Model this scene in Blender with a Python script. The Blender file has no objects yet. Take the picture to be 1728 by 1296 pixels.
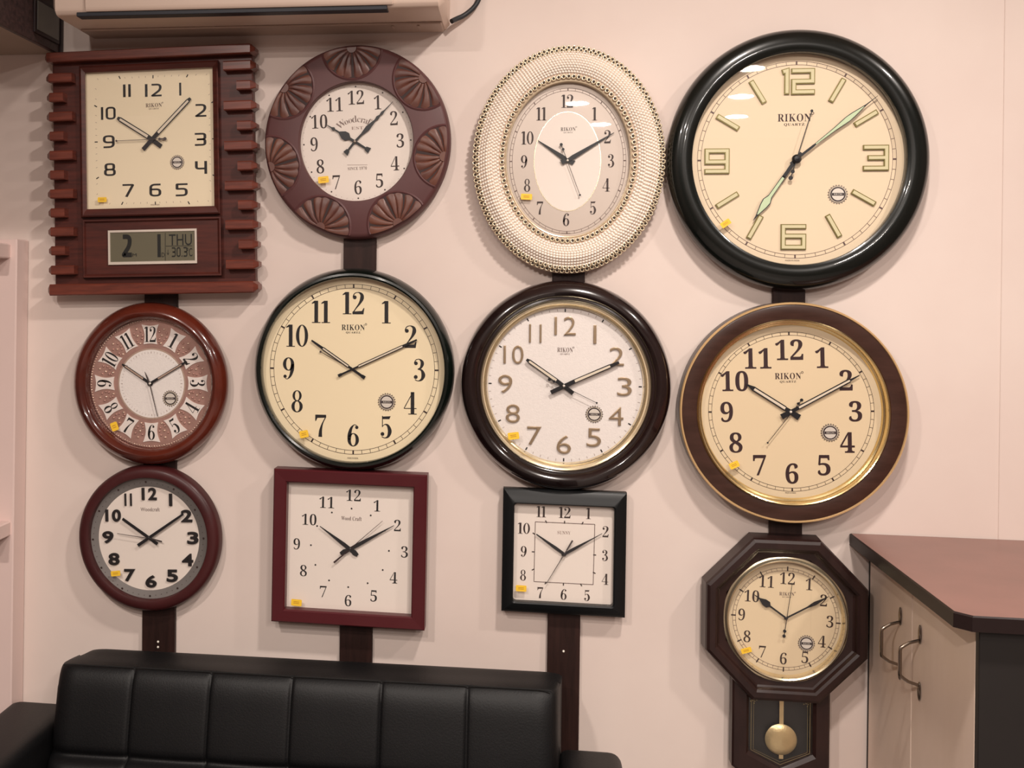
import bpy, math, random
from math import sin, cos, pi, tan, radians
from mathutils import Vector, Matrix, Euler
random.seed(7)
SC = bpy.context.scene
COL = SC.collection

# ------------------------------------------------------------------ camera
F = 1750.0
D = 2.45                      # distance camera to the clock wall
PPX, PPY = 660.0, 487.0
CAMZ = 1.70
cd = bpy.data.cameras.new('camera')
cam = bpy.data.objects.new('camera', cd)
COL.objects.link(cam)
cd.sensor_width = 36.0
cd.lens = F / 1728 * 36.0
cd.shift_x = (864 - PPX) / 1728
cd.shift_y = (PPY - 648) / 1728
cam.location = (0, -D, CAMZ)
RM = Matrix.Rotation(radians(7.5), 3, 'Z') @ Matrix.Rotation(pi / 2, 3, 'X') @ Matrix.Rotation(radians(0.72), 3, 'Z')
cam.rotation_euler = RM.to_euler()
cd.clip_start = 0.05
SC.camera = cam

def P(px, py, d=0.0):
    """where the ray of a photo point meets the plane d metres in front of the wall"""
    v = RM @ Vector(((px - PPX) / F, -(py - PPY) / F, -1))
    t = (D - d) / v.y
    return Vector((v.x * t, -d, CAMZ + v.z * t))

# ------------------------------------------------------------------ materials
def lin(h):
    h = h.lstrip('#')
    r = [int(h[i:i + 2], 16) / 255 for i in (0, 2, 4)]
    return tuple((c / 12.92 if c <= .04045 else ((c + .055) / 1.055) ** 2.4) for c in r) + (1,)

def mat(name, col, rough=.5, metal=0., coat=0., var=0., scale=8., stretch=(1, 1, 1), col2=None, bump=0., bscale=60., spec=.5, coat_rough=.05):
    m = bpy.data.materials.new(name)
    m.use_nodes = True
    nt = m.node_tree
    b = nt.nodes['Principled BSDF']
    b.inputs['Base Color'].default_value = lin(col)
    b.inputs['Roughness'].default_value = rough
    b.inputs['Metallic'].default_value = metal
    b.inputs['Coat Weight'].default_value = coat
    b.inputs['Coat Roughness'].default_value = coat_rough
    b.inputs['Specular IOR Level'].default_value = spec
    tc = nt.nodes.new('ShaderNodeTexCoord')
    mp = nt.nodes.new('ShaderNodeMapping')
    mp.inputs['Scale'].default_value = stretch
    nt.links.new(tc.outputs['Object'], mp.inputs['Vector'])
    if col2 or var:
        n = nt.nodes.new('ShaderNodeTexNoise')
        n.inputs['Scale'].default_value = scale
        n.inputs['Detail'].default_value = 5
        n.inputs['Roughness'].default_value = .6
        nt.links.new(mp.outputs[0], n.inputs['Vector'])
        r = nt.nodes.new('ShaderNodeValToRGB')
        c1 = lin(col)
        c2 = lin(col2) if col2 else tuple(c * (1 - var) for c in c1[:3]) + (1,)
        r.color_ramp.elements[0].position = .35
        r.color_ramp.elements[1].position = .65
        r.color_ramp.elements[0].color = c2
        r.color_ramp.elements[1].color = c1
        nt.links.new(n.outputs[0], r.inputs[0])
        nt.links.new(r.outputs[0], b.inputs['Base Color'])
    if bump:
        n = nt.nodes.new('ShaderNodeTexNoise')
        n.inputs['Scale'].default_value = bscale
        n.inputs['Detail'].default_value = 4
        nt.links.new(mp.outputs[0], n.inputs['Vector'])
        bp = nt.nodes.new('ShaderNodeBump')
        bp.inputs['Strength'].default_value = bump
        bp.inputs['Distance'].default_value = .004
        nt.links.new(n.outputs[0], bp.inputs['Height'])
        nt.links.new(bp.outputs[0], b.inputs['Normal'])
    return m

def glass_mat(name, tint='#ffffff', base=.03):
    m = bpy.data.materials.new(name)
    m.use_nodes = True
    nt = m.node_tree
    nt.nodes.clear()
    o = nt.nodes.new('ShaderNodeOutputMaterial')
    t = nt.nodes.new('ShaderNodeBsdfTransparent')
    t.inputs[0].default_value = lin(tint)
    g = nt.nodes.new('ShaderNodeBsdfGlossy')
    g.inputs['Roughness'].default_value = .01
    ge = nt.nodes.new('ShaderNodeNewGeometry')
    dt = nt.nodes.new('ShaderNodeVectorMath')
    dt.operation = 'DOT_PRODUCT'
    nt.links.new(ge.outputs['Normal'], dt.inputs[0])
    nt.links.new(ge.outputs['Incoming'], dt.inputs[1])
    def mth(op, src, v, first=False):
        n = nt.nodes.new('ShaderNodeMath')
        n.operation = op
        i = 1 if first else 0
        nt.links.new(src, n.inputs[i])
        n.inputs[1 - i].default_value = v
        return n.outputs[0]
    # Schlick reflectance of a thin clean pane, the same from both sides
    f = mth('ABSOLUTE', dt.outputs['Value'], 0)
    f = mth('SUBTRACT', f, 1., True)
    f = mth('POWER', f, 5.)
    f = mth('MULTIPLY', f, .9)
    f = mth('ADD', f, .05)
    mx = nt.nodes.new('ShaderNodeMixShader')
    nt.links.new(f, mx.inputs[0])
    nt.links.new(t.outputs[0], mx.inputs[1])
    nt.links.new(g.outputs[0], mx.inputs[2])
    nt.links.new(mx.outputs[0], o.inputs[0])
    return m

M = {
    'wall': mat('plaster', '#e6d6cd', .75, col2='#dfcdc4', scale=1.6, bump=.10, bscale=9),
    'room': mat('dark_room_paint', '#6a5c57', .7, var=.15, scale=3),
    'ceil': mat('ceiling_paint', '#d8cdc5', .9, var=.03),
    'floor': mat('floor_tile', '#8d8480', .35, var=.1, scale=3),
    'strip': mat('dark_strip_wood', '#35211d', .5, spec=.25, col2='#251613', scale=9, stretch=(6, 6, .6)),
    'grooved': mat('grooved_mahogany', '#592921', .42, col2='#44201b', scale=16, stretch=(.6, 7, 2), coat=.1, spec=.35, coat_rough=.25),
    'groove_hi': mat('block_mahogany', '#77392a', .38, spec=.4, col2='#5c2b21', scale=18, stretch=(.6, 7, 2), coat=.3, coat_rough=.22),
    'carved': mat('carved_frame_brown', '#5b3636', .5, var=.10, scale=20),
    'fan': mat('carved_fan_wood', '#6d4030', .45, col2='#55302a', scale=14, coat=.15, coat_rough=.3),
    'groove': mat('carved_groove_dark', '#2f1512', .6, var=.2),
    'cream': mat('cream_dial', '#fdeccb', .55, var=.015, scale=3),
    'cream2': mat('cream_dial_pale', '#f3ddbd', .55, var=.015, scale=3),
    'cream3': mat('cream_dial_yellow', '#fbe8c2', .55, var=.015, scale=3),
    'tan': mat('beige_dial', '#ecd5b0', .55, var=.02, scale=3),
    'white': mat('white_dial', '#f6e9de', .55, var=.02, scale=3),
    'white2': mat('white_dial_textured', '#f7eee8', .5, var=.05, scale=160, bump=.15, bscale=300),
    'silver': mat('silver_dial', '#cfc0b4', .32, metal=.25, var=.06, scale=3),
    'ink': mat('black_ink', '#171315', .5, var=.05),
    'inkbrown': mat('brown_black_ink', '#352420', .5, var=.05),
    'inksoft': mat('soft_brown_ink', '#6b5550', .6, var=.05),
    'inkred': mat('deep_plum_ink', '#33191c', .5, var=.05),
    'inkmid': mat('grey_brown_ink', '#8d7a73', .6, var=.05),
    'inkfaint': mat('faint_ink', '#a58f86', .6, var=.05),
    'hand': mat('black_hand', '#15171c', .35, coat=.2, var=.05),
    'handgrey': mat('grey_hand', '#5c5453', .35, metal=.5, var=.05),
    'handwhite': mat('white_hand_inlay', '#e8dac4', .5, var=.03),
    'lume': mat('green_lume', '#cfe3ba', .5, var=.05),
    'lumeedge': mat('olive_edge', '#857a45', .35, metal=.35, var=.08),
    'lumefill': mat('pale_olive_fill', '#e0d6ac', .4, var=.05),
    'gold': mat('gold_metal', '#e8cf98', .2, metal=1., var=.10, scale=12),
    'goldpale': mat('pale_gold', '#f2e2c0', .22, metal=.9, var=.1, scale=10),
    'goldsatin': mat('satin_gold_trim', '#dcb682', .3, metal=.35, coat=.3, var=.08),
    'goldnum': mat('gold_numeral', '#b9a184', .3, metal=.6, var=.12, scale=40),
    'brass': mat('brass_bob', '#e8cf9c', .3, metal=.7, var=.15, scale=20, bump=.1, bscale=200),
    'black': mat('black_gloss', '#0a0f0c', .25, coat=.6, spec=.3, var=.1),
    'greenblack': mat('green_black_gloss', '#0a120e', .25, coat=.6, spec=.3, var=.1),
    'walnut': mat('dark_walnut_gloss', '#1f100f', .2, coat=.9, col2='#160b0b', scale=6),
    'mahog': mat('mahogany_gloss', '#632719', .2, coat=.8, spec=.35, col2='#461b14', scale=5),
    'choc': mat('chocolate_band', '#432a22', .34, coat=.2, spec=.35, col2='#372119', scale=12, stretch=(1, 5, 1), coat_rough=.15),
    'chocdark': mat('dark_chocolate_body', '#22120f', .3, coat=.4, var=.1),
    'plum': mat('plum_brown_frame', '#461b1c', .42, coat=.1, spec=.35, col2='#3b1718', scale=10, coat_rough=.2),
    'redframe': mat('cherry_frame', '#50191e', .4, coat=.12, spec=.35, col2='#4d1119', scale=8, coat_rough=.2),
    'blackframe': mat('black_satin_frame', '#101214', .42, spec=.3, coat=.08, var=.1, coat_rough=.3),
    'octwood': mat('octagon_dark_wood', '#2f1c19', .4, spec=.35, col2='#251513', scale=12, stretch=(3, 1, 1), coat=.15, coat_rough=.2),
    'greyring': mat('grey_chapter_ring', '#85807d', .45, metal=.3, var=.06),
    'rose': mat('rose_metal', '#c79c90', .3, metal=.4, var=.18, scale=30, bump=.2, bscale=90),
    'rosebead': mat('rose_bead', '#ecd0bc', .25, metal=.6, var=.05),
    'panelwhite': mat('white_number_plaque', '#f2e6de', .45, var=.03, scale=20),
    'pearl': mat('pearl_ivory', '#fff4e8', .3, coat=.4, var=.03, scale=10),
    'pearlbase': mat('ivory_base', '#e3c8b2', .5, var=.05),
    'chain': mat('champagne_chain', '#f3e0bf', .2, metal=.45, var=.12, scale=30),
    'sticker': mat('yellow_sticker', '#ffcf3a', .5, var=.04, scale=200),
    'stickerink': mat('sticker_faded_print', '#c88f28', .6, var=.1),
    'badgerim': mat('badge_rim', '#9c9085', .3, metal=.6, var=.1),
    'badgedark': mat('badge_dark', '#33272a', .4, var=.1),
    'badgesilver': mat('badge_silver', '#efe6da', .3, metal=.25, var=.05),
    'glass': glass_mat('clear_glass'),
    'lcd': mat('lcd_olive', '#6b6653', .3, coat=.4, var=.05),
    'lcdink': mat('lcd_segment', '#14130f', .5, var=.05),
    'lcdframe': mat('lcd_silver_frame', '#e8dccf', .35, metal=.3, var=.05),
    'leather': mat('black_leather', '#0b0b0d', .5, spec=.35, bump=.1, bscale=260, var=.15, scale=12),
    'seam': mat('leather_seam', '#060607', .7, var=.1),
    'acwhite': mat('ac_plastic', '#dcc4b4', .4, var=.03, scale=4),
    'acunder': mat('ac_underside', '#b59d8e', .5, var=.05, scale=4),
    'acdark': mat('ac_slot', '#22232c', .5, var=.1),
    'cable': mat('cable_black', '#2a2c30', .5, var=.1),
    'shelfwhite': mat('white_laminate', '#e6cdc6', .4, var=.03, scale=5),
    'overdark': mat('speckled_laminate', '#4a3635', .5, col2='#2e2222', scale=90),
    'overbase': mat('beige_underside', '#a08c7c', .7, var=.06),
    'overtrim': mat('dark_trim', '#33272a', .5, var=.1),
    'overglass': mat('grey_green_panel', '#71706a', .3, var=.1, scale=10),
    'countertop': mat('red_brown_laminate', '#7d5147', .3, col2='#72493f', scale=7, coat=.2, coat_rough=.2),
    'counteredge': mat('dark_counter_edge', '#231716', .45, spec=.3, var=.1),
    'door': mat('birch_laminate', '#f2dbca', .42, col2='#e8cfbb', scale=5, stretch=(1, 1, .35), coat=.15, coat_rough=.3),
    'cabdark': mat('cabinet_black', '#1d1816', .55, var=.12),
    'steel': mat('handle_steel', '#8f8378', .25, metal=1., var=.08),
    'lampbody': mat('lamp_trim', '#f2f2f0', .5, var=.03),
    'winglass': mat('case_back_dark', '#23211f', .45, var=.1),
    'etch': mat('gold_line', '#8f8160', .4, metal=.4, var=.1),
}

# ------------------------------------------------------------------ mesh builder
class MB:
    def __init__(s):
        s.v, s.f, s.m = [], [], []

    def add(s, vs, fs, mi=0):
        o = len(s.v)
        s.v += [tuple(v) for v in vs]
        s.f += [tuple(o + i for i in f) for f in fs]
        s.m += [mi] * len(fs)
        return s

    def poly(s, pts, z, mi=0):
        return s.add([(p[0], p[1], z) for p in pts], [tuple(range(len(pts)))], mi)

    def prism(s, pts, z0, z1, mi=0, back=True):
        n = len(pts)
        a = sum(pts[i][0] * pts[(i + 1) % n][1] - pts[(i + 1) % n][0] * pts[i][1] for i in range(n))
        if a < 0:
            pts = pts[::-1]
        vs = [(p[0], p[1], z0) for p in pts] + [(p[0], p[1], z1) for p in pts]
        fs = [tuple(range(n, 2 * n))] + [(i, (i + 1) % n, n + (i + 1) % n, n + i) for i in range(n)]
        if back:
            fs.append(tuple(range(n - 1, -1, -1)))
        return s.add(vs, fs, mi)

    def cbox(s, x0, x1, y0, y1, z0, z1, b=.002, mi=0):
        """box along +z with its front edges chamfered"""
        r0 = [(x0, y0, z0), (x1, y0, z0), (x1, y1, z0), (x0, y1, z0)]
        r1 = [(x, y, z1 - b) for x, y, _ in r0]
        r2 = [(x0 + b, y0 + b, z1), (x1 - b, y0 + b, z1), (x1 - b, y1 - b, z1), (x0 + b, y1 - b, z1)]
        fs = [(3, 2, 1, 0), (8, 9, 10, 11)]
        for k in (0, 4):
            fs += [(k + i, k + (i + 1) % 4, k + 4 + (i + 1) % 4, k + 4 + i) for i in range(4)]
        return s.add(r0 + r1 + r2, fs, mi)

    def bbox(s, lo, hi, b=.004, mi=0):
        """box chamfered on every edge"""
        import itertools
        c = [(l + h) / 2 for l, h in zip(lo, hi)]
        h = [(hh - l) / 2 for l, hh in zip(lo, hi)]
        vs, idx = [], {}
        for sx, sy, sz in itertools.product((-1, 1), repeat=3):
            for ax in range(3):
                q = [sx * (h[0] - b), sy * (h[1] - b), sz * (h[2] - b)]
                q[ax] = (sx, sy, sz)[ax] * h[ax]
                idx[(sx, sy, sz, ax)] = len(vs)
                vs.append((c[0] + q[0], c[1] + q[1], c[2] + q[2]))
        fs = []
        for ax in range(3):
            a1, a2 = (ax + 1) % 3, (ax + 2) % 3
            for sg in (-1, 1):
                quad = []
                for p, q in ((-1, -1), (1, -1), (1, 1), (-1, 1)):
                    k = [0, 0, 0]
                    k[ax], k[a1], k[a2] = sg, p, q
                    quad.append(idx[tuple(k) + (ax,)])
                fs.append(tuple(quad if sg > 0 else quad[::-1]))
        for ax in range(3):
            a1, a2 = (ax + 1) % 3, (ax + 2) % 3
            for p in (-1, 1):
                for q in (-1, 1):
                    k0, k1 = [0, 0, 0], [0, 0, 0]
                    k0[ax], k1[ax] = -1, 1
                    k0[a1] = k1[a1] = p
                    k0[a2] = k1[a2] = q
                    qd = [idx[tuple(k0) + (a1,)], idx[tuple(k1) + (a1,)], idx[tuple(k1) + (a2,)], idx[tuple(k0) + (a2,)]]
                    fs.append(tuple(qd if p * q < 0 else qd[::-1]))
        for sx, sy, sz in itertools.product((-1, 1), repeat=3):
            t = [idx[(sx, sy, sz, a)] for a in range(3)]
            fs.append(tuple(t if sx * sy * sz > 0 else t[::-1]))
        return s.add(vs, fs, mi)

    def lathe(s, prof, n=120, mi=0, cx=0, cy=0, mis=None, a0=0., close=False):
        vs = []
        for rx, ry, z in prof:
            for i in range(n):
                a = a0 + 2 * pi * i / n
                vs.append((cx + rx * sin(a), cy + ry * cos(a), z))
        k = len(prof)
        for j in range(k if close else k - 1):
            fs = []
            j2 = (j + 1) % k
            for i in range(n):
                i2 = (i + 1) % n
                fs.append((j * n + i, j2 * n + i, j2 * n + i2, j * n + i2))
            if j == 0:
                s.add(vs, fs, mis[j] if mis else mi)
                o = len(s.v) - len(vs)
            else:
                s.f += [tuple(o + q for q in f) for f in fs]
                s.m += [mis[j] if mis else mi] * len(fs)
        return s

    def disc(s, cx, cy, rx, ry, z, mi=0, n=96):
        return s.poly([(cx + rx * sin(-2 * pi * i / n), cy + ry * cos(2 * pi * i / n)) for i in range(n)], z, mi)

    def ring(s, cx, cy, r0, r1, z, mi=0, n=120):
        """flat ring, r0/r1 = (rx, ry)"""
        return s.lathe([(r0[0], r0[1], z), (r1[0], r1[1], z)], n, mi, cx, cy)

    def line(s, p, q, w, z, mi=0, z0=None):
        dx, dy = q[0] - p[0], q[1] - p[1]
        l = math.hypot(dx, dy) or 1
        nx, ny = -dy / l * w / 2, dx / l * w / 2
        pts = [(p[0] - nx, p[1] - ny), (q[0] - nx, q[1] - ny), (q[0] + nx, q[1] + ny), (p[0] + nx, p[1] + ny)]
        return s.poly(pts, z, mi) if z0 is None else s.prism(pts, z0, z, mi)

    def sphere(s, c, r, mi=0, nu=10, nv=6, half=False, sc=(1, 1, 1)):
        vs, fs = [], []
        top = pi / 2 if half else pi
        for j in range(nv + 1):
            th = top * j / nv
            for i in range(nu):
                a = 2 * pi * i / nu
                vs.append((c[0] + r * sc[0] * sin(th) * cos(a), c[1] + r * sc[1] * sin(th) * sin(a), c[2] + r * sc[2] * cos(th)))
        for j in range(nv):
            for i in range(nu):
                i2 = (i + 1) % nu
                fs.append((j * nu + i, (j + 1) * nu + i, (j + 1) * nu + i2, j * nu + i2))
        return s.add(vs, fs, mi)

    def tube(s, pts, r, n=10, mi=0):
        pts = [Vector(p) for p in pts]
        vs, fs = [], []
        up = None
        for k, p in enumerate(pts):
            t = (pts[min(k + 1, len(pts) - 1)] - pts[max(k - 1, 0)]).normalized()
            if up is None:
                up = Vector((0, 0, 1)) if abs(t.z) < .9 else Vector((0, 1, 0))
            a = (up - t * up.dot(t)).normalized()
            b = t.cross(a)
            up = a
            rr = r[k] if isinstance(r, (list, tuple)) else r
            for i in range(n):
                an = 2 * pi * i / n
                vs.append(p + a * rr * cos(an) + b * rr * sin(an))
        for k in range(len(pts) - 1):
            for i in range(n):
                i2 = (i + 1) % n
                fs.append((k * n + i, k * n + i2, (k + 1) * n + i2, (k + 1) * n + i))
        fs.append(tuple(range(n - 1, -1, -1)))
        e = (len(pts) - 1) * n
        fs.append(tuple(range(e, e + n)))
        return s.add(vs, fs, mi)

    def glyph(s, text, style, cx, cy, h, z, mi=0, rot=0., w=None, sx=1., zs=None):
        gv, gf, gw = glyph(text, style)
        kx = (w / gw if w else h * sx)
        c, sn = cos(rot), sin(rot)
        vs = []
        for x, y, zz in gv:
            X, Y = (x - gw / 2) * kx, (y - .5) * h
            vs.append((cx + X * c - Y * sn, cy + X * sn + Y * c, z + zz * (zs if zs else h)))
        return s.add(vs, gf, mi)

    def build(s, name, mats, parent=None, smooth=35, loc=None):
        me = bpy.data.meshes.new(name)
        me.from_pydata(s.v, [], s.f)
        if isinstance(mats, str):
            mats = [mats]
        for m in mats:
            me.materials.append(M[m])
        me.polygons.foreach_set('material_index', s.m)
        me.update()
        if smooth:
            me.shade_smooth()
            me.set_sharp_from_angle(angle=radians(smooth))
        o = bpy.data.objects.new(name, me)
        COL.objects.link(o)
        if parent:
            o.parent = parent
        if loc:
            o.location = loc
        return o

# ------------------------------------------------------------------ lettering
def strip_quads(pts, ws, closed=False):
    n = len(pts)
    L, R = [], []
    for i, (x, y) in enumerate(pts):
        a = pts[(i - 1) % n] if (closed or i > 0) else pts[0]
        b = pts[(i + 1) % n] if (closed or i < n - 1) else pts[-1]
        dx, dy = b[0] - a[0], b[1] - a[1]
        l = math.hypot(dx, dy) or 1
        w = ws[i] / 2
        L.append((x - dy / l * w, y + dx / l * w))
        R.append((x + dy / l * w, y - dx / l * w))
    return [[R[i], R[(i + 1) % n], L[(i + 1) % n], L[i]] for i in range(n if closed else n - 1)]

def spline(p, k=7):
    out = []
    for i in range(len(p) - 1):
        p0, p1, p2, p3 = p[max(i - 1, 0)], p[i], p[i + 1], p[min(i + 2, len(p) - 1)]
        for j in range(k):
            t = j / k
            out.append(tuple(.5 * (2 * b + (c - a) * t + (2 * a - 5 * b + 4 * c - d) * t * t + (3 * b - a - 3 * c + d) * t ** 3) for a, b, c, d in zip(p0, p1, p2, p3)))
    out.append(tuple(p[-1]))
    return out

def rounded(p, r, closed=False):
    n = len(p)
    out = []
    for i, q in enumerate(p):
        if not closed and i in (0, n - 1):
            out.append(q)
            continue
        rr = r[i] if isinstance(r, (list, tuple)) else r
        a, b = p[(i - 1) % n], p[(i + 1) % n]
        la, lb = math.dist(a, q), math.dist(b, q)
        ra, rb = min(rr, la * .49), min(rr, lb * .49)
        s = (q[0] + (a[0] - q[0]) * ra / la, q[1] + (a[1] - q[1]) * ra / la)
        e = (q[0] + (b[0] - q[0]) * rb / lb, q[1] + (b[1] - q[1]) * rb / lb)
        for j in range(7):
            t = j / 6
            out.append(tuple((1 - t) ** 2 * u + 2 * t * (1 - t) * v + t * t * w for u, v, w in zip(s, q, e)))
    return out

def ell(cx, cy, rx, ry, n=28):
    return [(cx + rx * cos(2 * pi * i / n), cy + ry * sin(2 * pi * i / n)) for i in range(n)]

def ering(cx, cy, ox, oy, ix, iy, dx=0):
    a, b = ell(cx, cy, ox, oy), ell(cx + dx, cy, ix, iy)
    n = len(a)
    return [[a[i], a[(i + 1) % n], b[(i + 1) % n], b[i]] for i in range(n)]

def vs_(p, k=7):
    q = spline(p, k)
    return strip_quads([(x, y) for x, y, _ in q], [max(w, .01) for _, _, w in q])

def rect(x0, x1, y0, y1):
    return [[(x0, y0), (x1, y0), (x1, y1), (x0, y1)]]

def bodoni(c):
    if c == '0':
        return ering(.28, .5, .28, .5, .13, .465), .56
    if c == '1':
        return rect(.11, .28, 0, 1) + rect(0, .39, 0, .035) + [[(.11, 1), (-.01, .9), (-.01, .86), (.13, .9)]], .39
    if c == '2':
        return [ell(.1, .76, .085, .085)] + vs_([(.03, .78, .05), (.09, .93, .04), (.26, .985, .035), (.41, .89, .13), (.43, .72, .17), (.33, .5, .1), (.16, .27, .05), (.03, .08, .05)]) + [[(0, 0), (.5, 0), (.54, .28), (.5, .28), (.43, .15), (0, .12)]], .54
    if c == '3':
        return [ell(.1, .8, .08, .08)] + vs_([(.03, .82, .04), (.1, .95, .035), (.24, .985, .035), (.36, .89, .12), (.38, .76, .15), (.31, .6, .09), (.18, .54, .03)]) + \
            vs_([(.18, .54, .03), (.35, .49, .09), (.43, .28, .17), (.36, .09, .11), (.2, .015, .035), (.06, .07, .04)]) + [ell(.09, .19, .085, .085)], .51
    if c == '4':
        return rect(.3, .46, 0, 1) + rect(0, .56, .25, .285) + rect(.19, .57, 0, .035) + vs_([(.0, .27, .035), (.38, .97, .035)], 2), .57
    if c == '5':
        return [[(.08, 1), (.1, .86), (.4, .86), (.46, 1.0), (.42, .99), (.1, .97)]] + rect(.07, .105, .5, 1) + vs_([(.08, .52, .03), (.2, .62, .035), (.34, .56, .11), (.42, .32, .17), (.35, .09, .11), (.2, .015, .035), (.06, .07, .04)]) + [ell(.09, .19, .085, .085)], .51
    if c in '69':
        q = ering(.26, .3, .26, .3, .11, .265) + vs_([(.075, .3, .15), (.09, .55, .16), (.17, .82, .11), (.3, .97, .035), (.41, .95, .03)]) + [ell(.42, .86, .075, .075)]
        if c == '9':
            q = [[(.52 - x, 1 - y) for x, y in p] for p in q]
        return q, .52
    if c == '7':
        return [[(.0, 1), (.0, .72), (.035, .72), (.1, .86), (.5, .87), (.5, 1)]] + vs_([(.48, .9, .04), (.33, .6, .06), (.25, .3, .13), (.23, 0, .17)]), .5
    if c == '8':
        return ering(.26, .755, .21, .245, .1, .215) + ering(.26, .27, .26, .27, .115, .235), .52
    return [], .3

def techno(c, w=.135, lw=.6):
    x0, x1, yb, yt = w / 2, lw - w / 2, w / 2, 1 - w / 2
    ym = .5
    def st(p, r, closed=False):
        q = rounded(p, r, closed)
        return strip_quads(q, [w] * len(q), closed)
    if c == '0':
        return st([(x0, yb), (x1, yb), (x1, yt), (x0, yt)], .2, True), lw
    if c == '1':
        return rect(0, w, 0, 1), w
    if c == '2':
        return st([(x0, yt), (x1, yt), (x1, .52), (x0 + .03, yb), (lw, yb)], [0, .2, .2, .02, 0]), lw
    if c == '3':
        return st([(x0 - .04, yt), (x1, yt), (x1, ym), (x0 + .06, ym)], .15) + st([(x0 + .06, ym), (x1, ym), (x1, yb), (x0 - .04, yb)], .15), lw
    if c == '4':
        return st([(x0, 1), (x0, .42), (lw, .42)], .15) + rect(x1 - w / 2, x1 + w / 2, 0, 1), lw
    if c == '5':
        return st([(lw, yt), (x0, yt), (x0, .58), (x1, .58), (x1, yb), (0, yb)], [0, .03, .03, .2, .2, 0]), lw
    if c in '69':
        q = st([(lw - .03, yt), (x0, yt), (x0, yb), (x1, yb), (x1, .56), (x0, .56)], [0, .25, .2, .2, .2, 0])
        if c == '9':
            q = [[(lw - x, 1 - y) for x, y in p] for p in q]
        return q, lw
    if c == '7':
        return st([(0, yt), (x1, yt), (x0 + .12, 0)], [0, .06, 0]), lw
    if c == '8':
        return st([(x0 + .03, ym), (x1 - .03, ym), (x1 - .03, yt), (x0 + .03, yt)], .15, True) + st([(x0, yb), (x1, yb), (x1, ym), (x0, ym)], .17, True), lw
    if c == '.':
        return rect(0, w, 0, w), w
    return [], .3

def serif_chars(t):
    o = ''
    for c in t:
        if c.isdigit():
            o += chr(0x1d7ce + int(c))
        elif 'A' <= c <= 'Z':
            o += chr(0x1d400 + ord(c) - 65)
        elif 'a' <= c <= 'z':
            o += chr(0x1d41a + ord(c) - 97)
        else:
            o += c
    return o

_G = {}
def glyph(text, style):
    key = (text, style)
    if key in _G:
        return _G[key]
    if style in ('bodoni', 'techno', 'lcdseg'):
        vs, fs, x = [], [], 0
        for c in text:
            qs, w = bodoni(c) if style == 'bodoni' else (techno(c) if style == 'techno' else techno(c, .2, .55))
            for q in qs:
                o = len(vs)
                vs += [(x + a, b, 0) for a, b in q]
                ar = sum(q[i][0] * q[(i + 1) % len(q)][1] - q[(i + 1) % len(q)][0] * q[i][1] for i in range(len(q)))
                f = list(range(o, o + len(q)))
                fs.append(tuple(f if ar > 0 else f[::-1]))
            x += w + (.05 if style == 'bodoni' else .15)
        x -= .05 if style == 'bodoni' else .15
        _G[key] = (vs, fs, x)
        return _G[key]
    c = bpy.data.curves.new('t', 'FONT')
    c.body = serif_chars(text) if style.startswith('serif') else text
    c.resolution_u = 5
    if style == 'serifthin':
        c.offset = -.011
    elif style == 'seriflogo':
        c.offset = -.004
        c.space_character = 1.1
    elif style == 'sansbold':
        c.offset = .028
        c.extrude = .05
        c.space_character = 1.1
    elif style == 'gold3d':
        c.extrude = .02
        c.bevel_depth = .014
        c.offset = -.019
        c.bevel_resolution = 1
    o = bpy.data.objects.new('t', c)
    COL.objects.link(o)
    dg = bpy.context.evaluated_depsgraph_get()
    me = bpy.data.meshes.new_from_object(o.evaluated_get(dg))
    vs = [tuple(v.co) for v in me.vertices]
    fs = [tuple(p.vertices) for p in me.polygons]
    bpy.data.objects.remove(o)
    bpy.data.meshes.remove(me)
    bpy.data.curves.remove(c)
    x0, x1 = min(v[0] for v in vs), max(v[0] for v in vs)
    y0, y1 = min(v[1] for v in vs), max(v[1] for v in vs)
    k = 1 / (y1 - y0)
    zb = min(v[2] for v in vs)
    _G[key] = ([((x - x0) * k, (y - y0) * k, (z - zb) * k) for x, y, z in vs], fs, (x1 - x0) * k)
    return _G[key]

# ------------------------------------------------------------------ things
def props(o, label=None, cat=None, group=None, kind=None):
    for k, v in (('label', label), ('category', cat), ('group', group), ('kind', kind)):
        if v:
            o[k] = v
    return o

def thing(name, label, cat, loc=(0, 0, 0), group=None):
    o = bpy.data.objects.new(name, None)
    o.empty_display_size = .05
    COL.objects.link(o)
    o.location = loc
    return props(o, label, cat, group)

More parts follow.
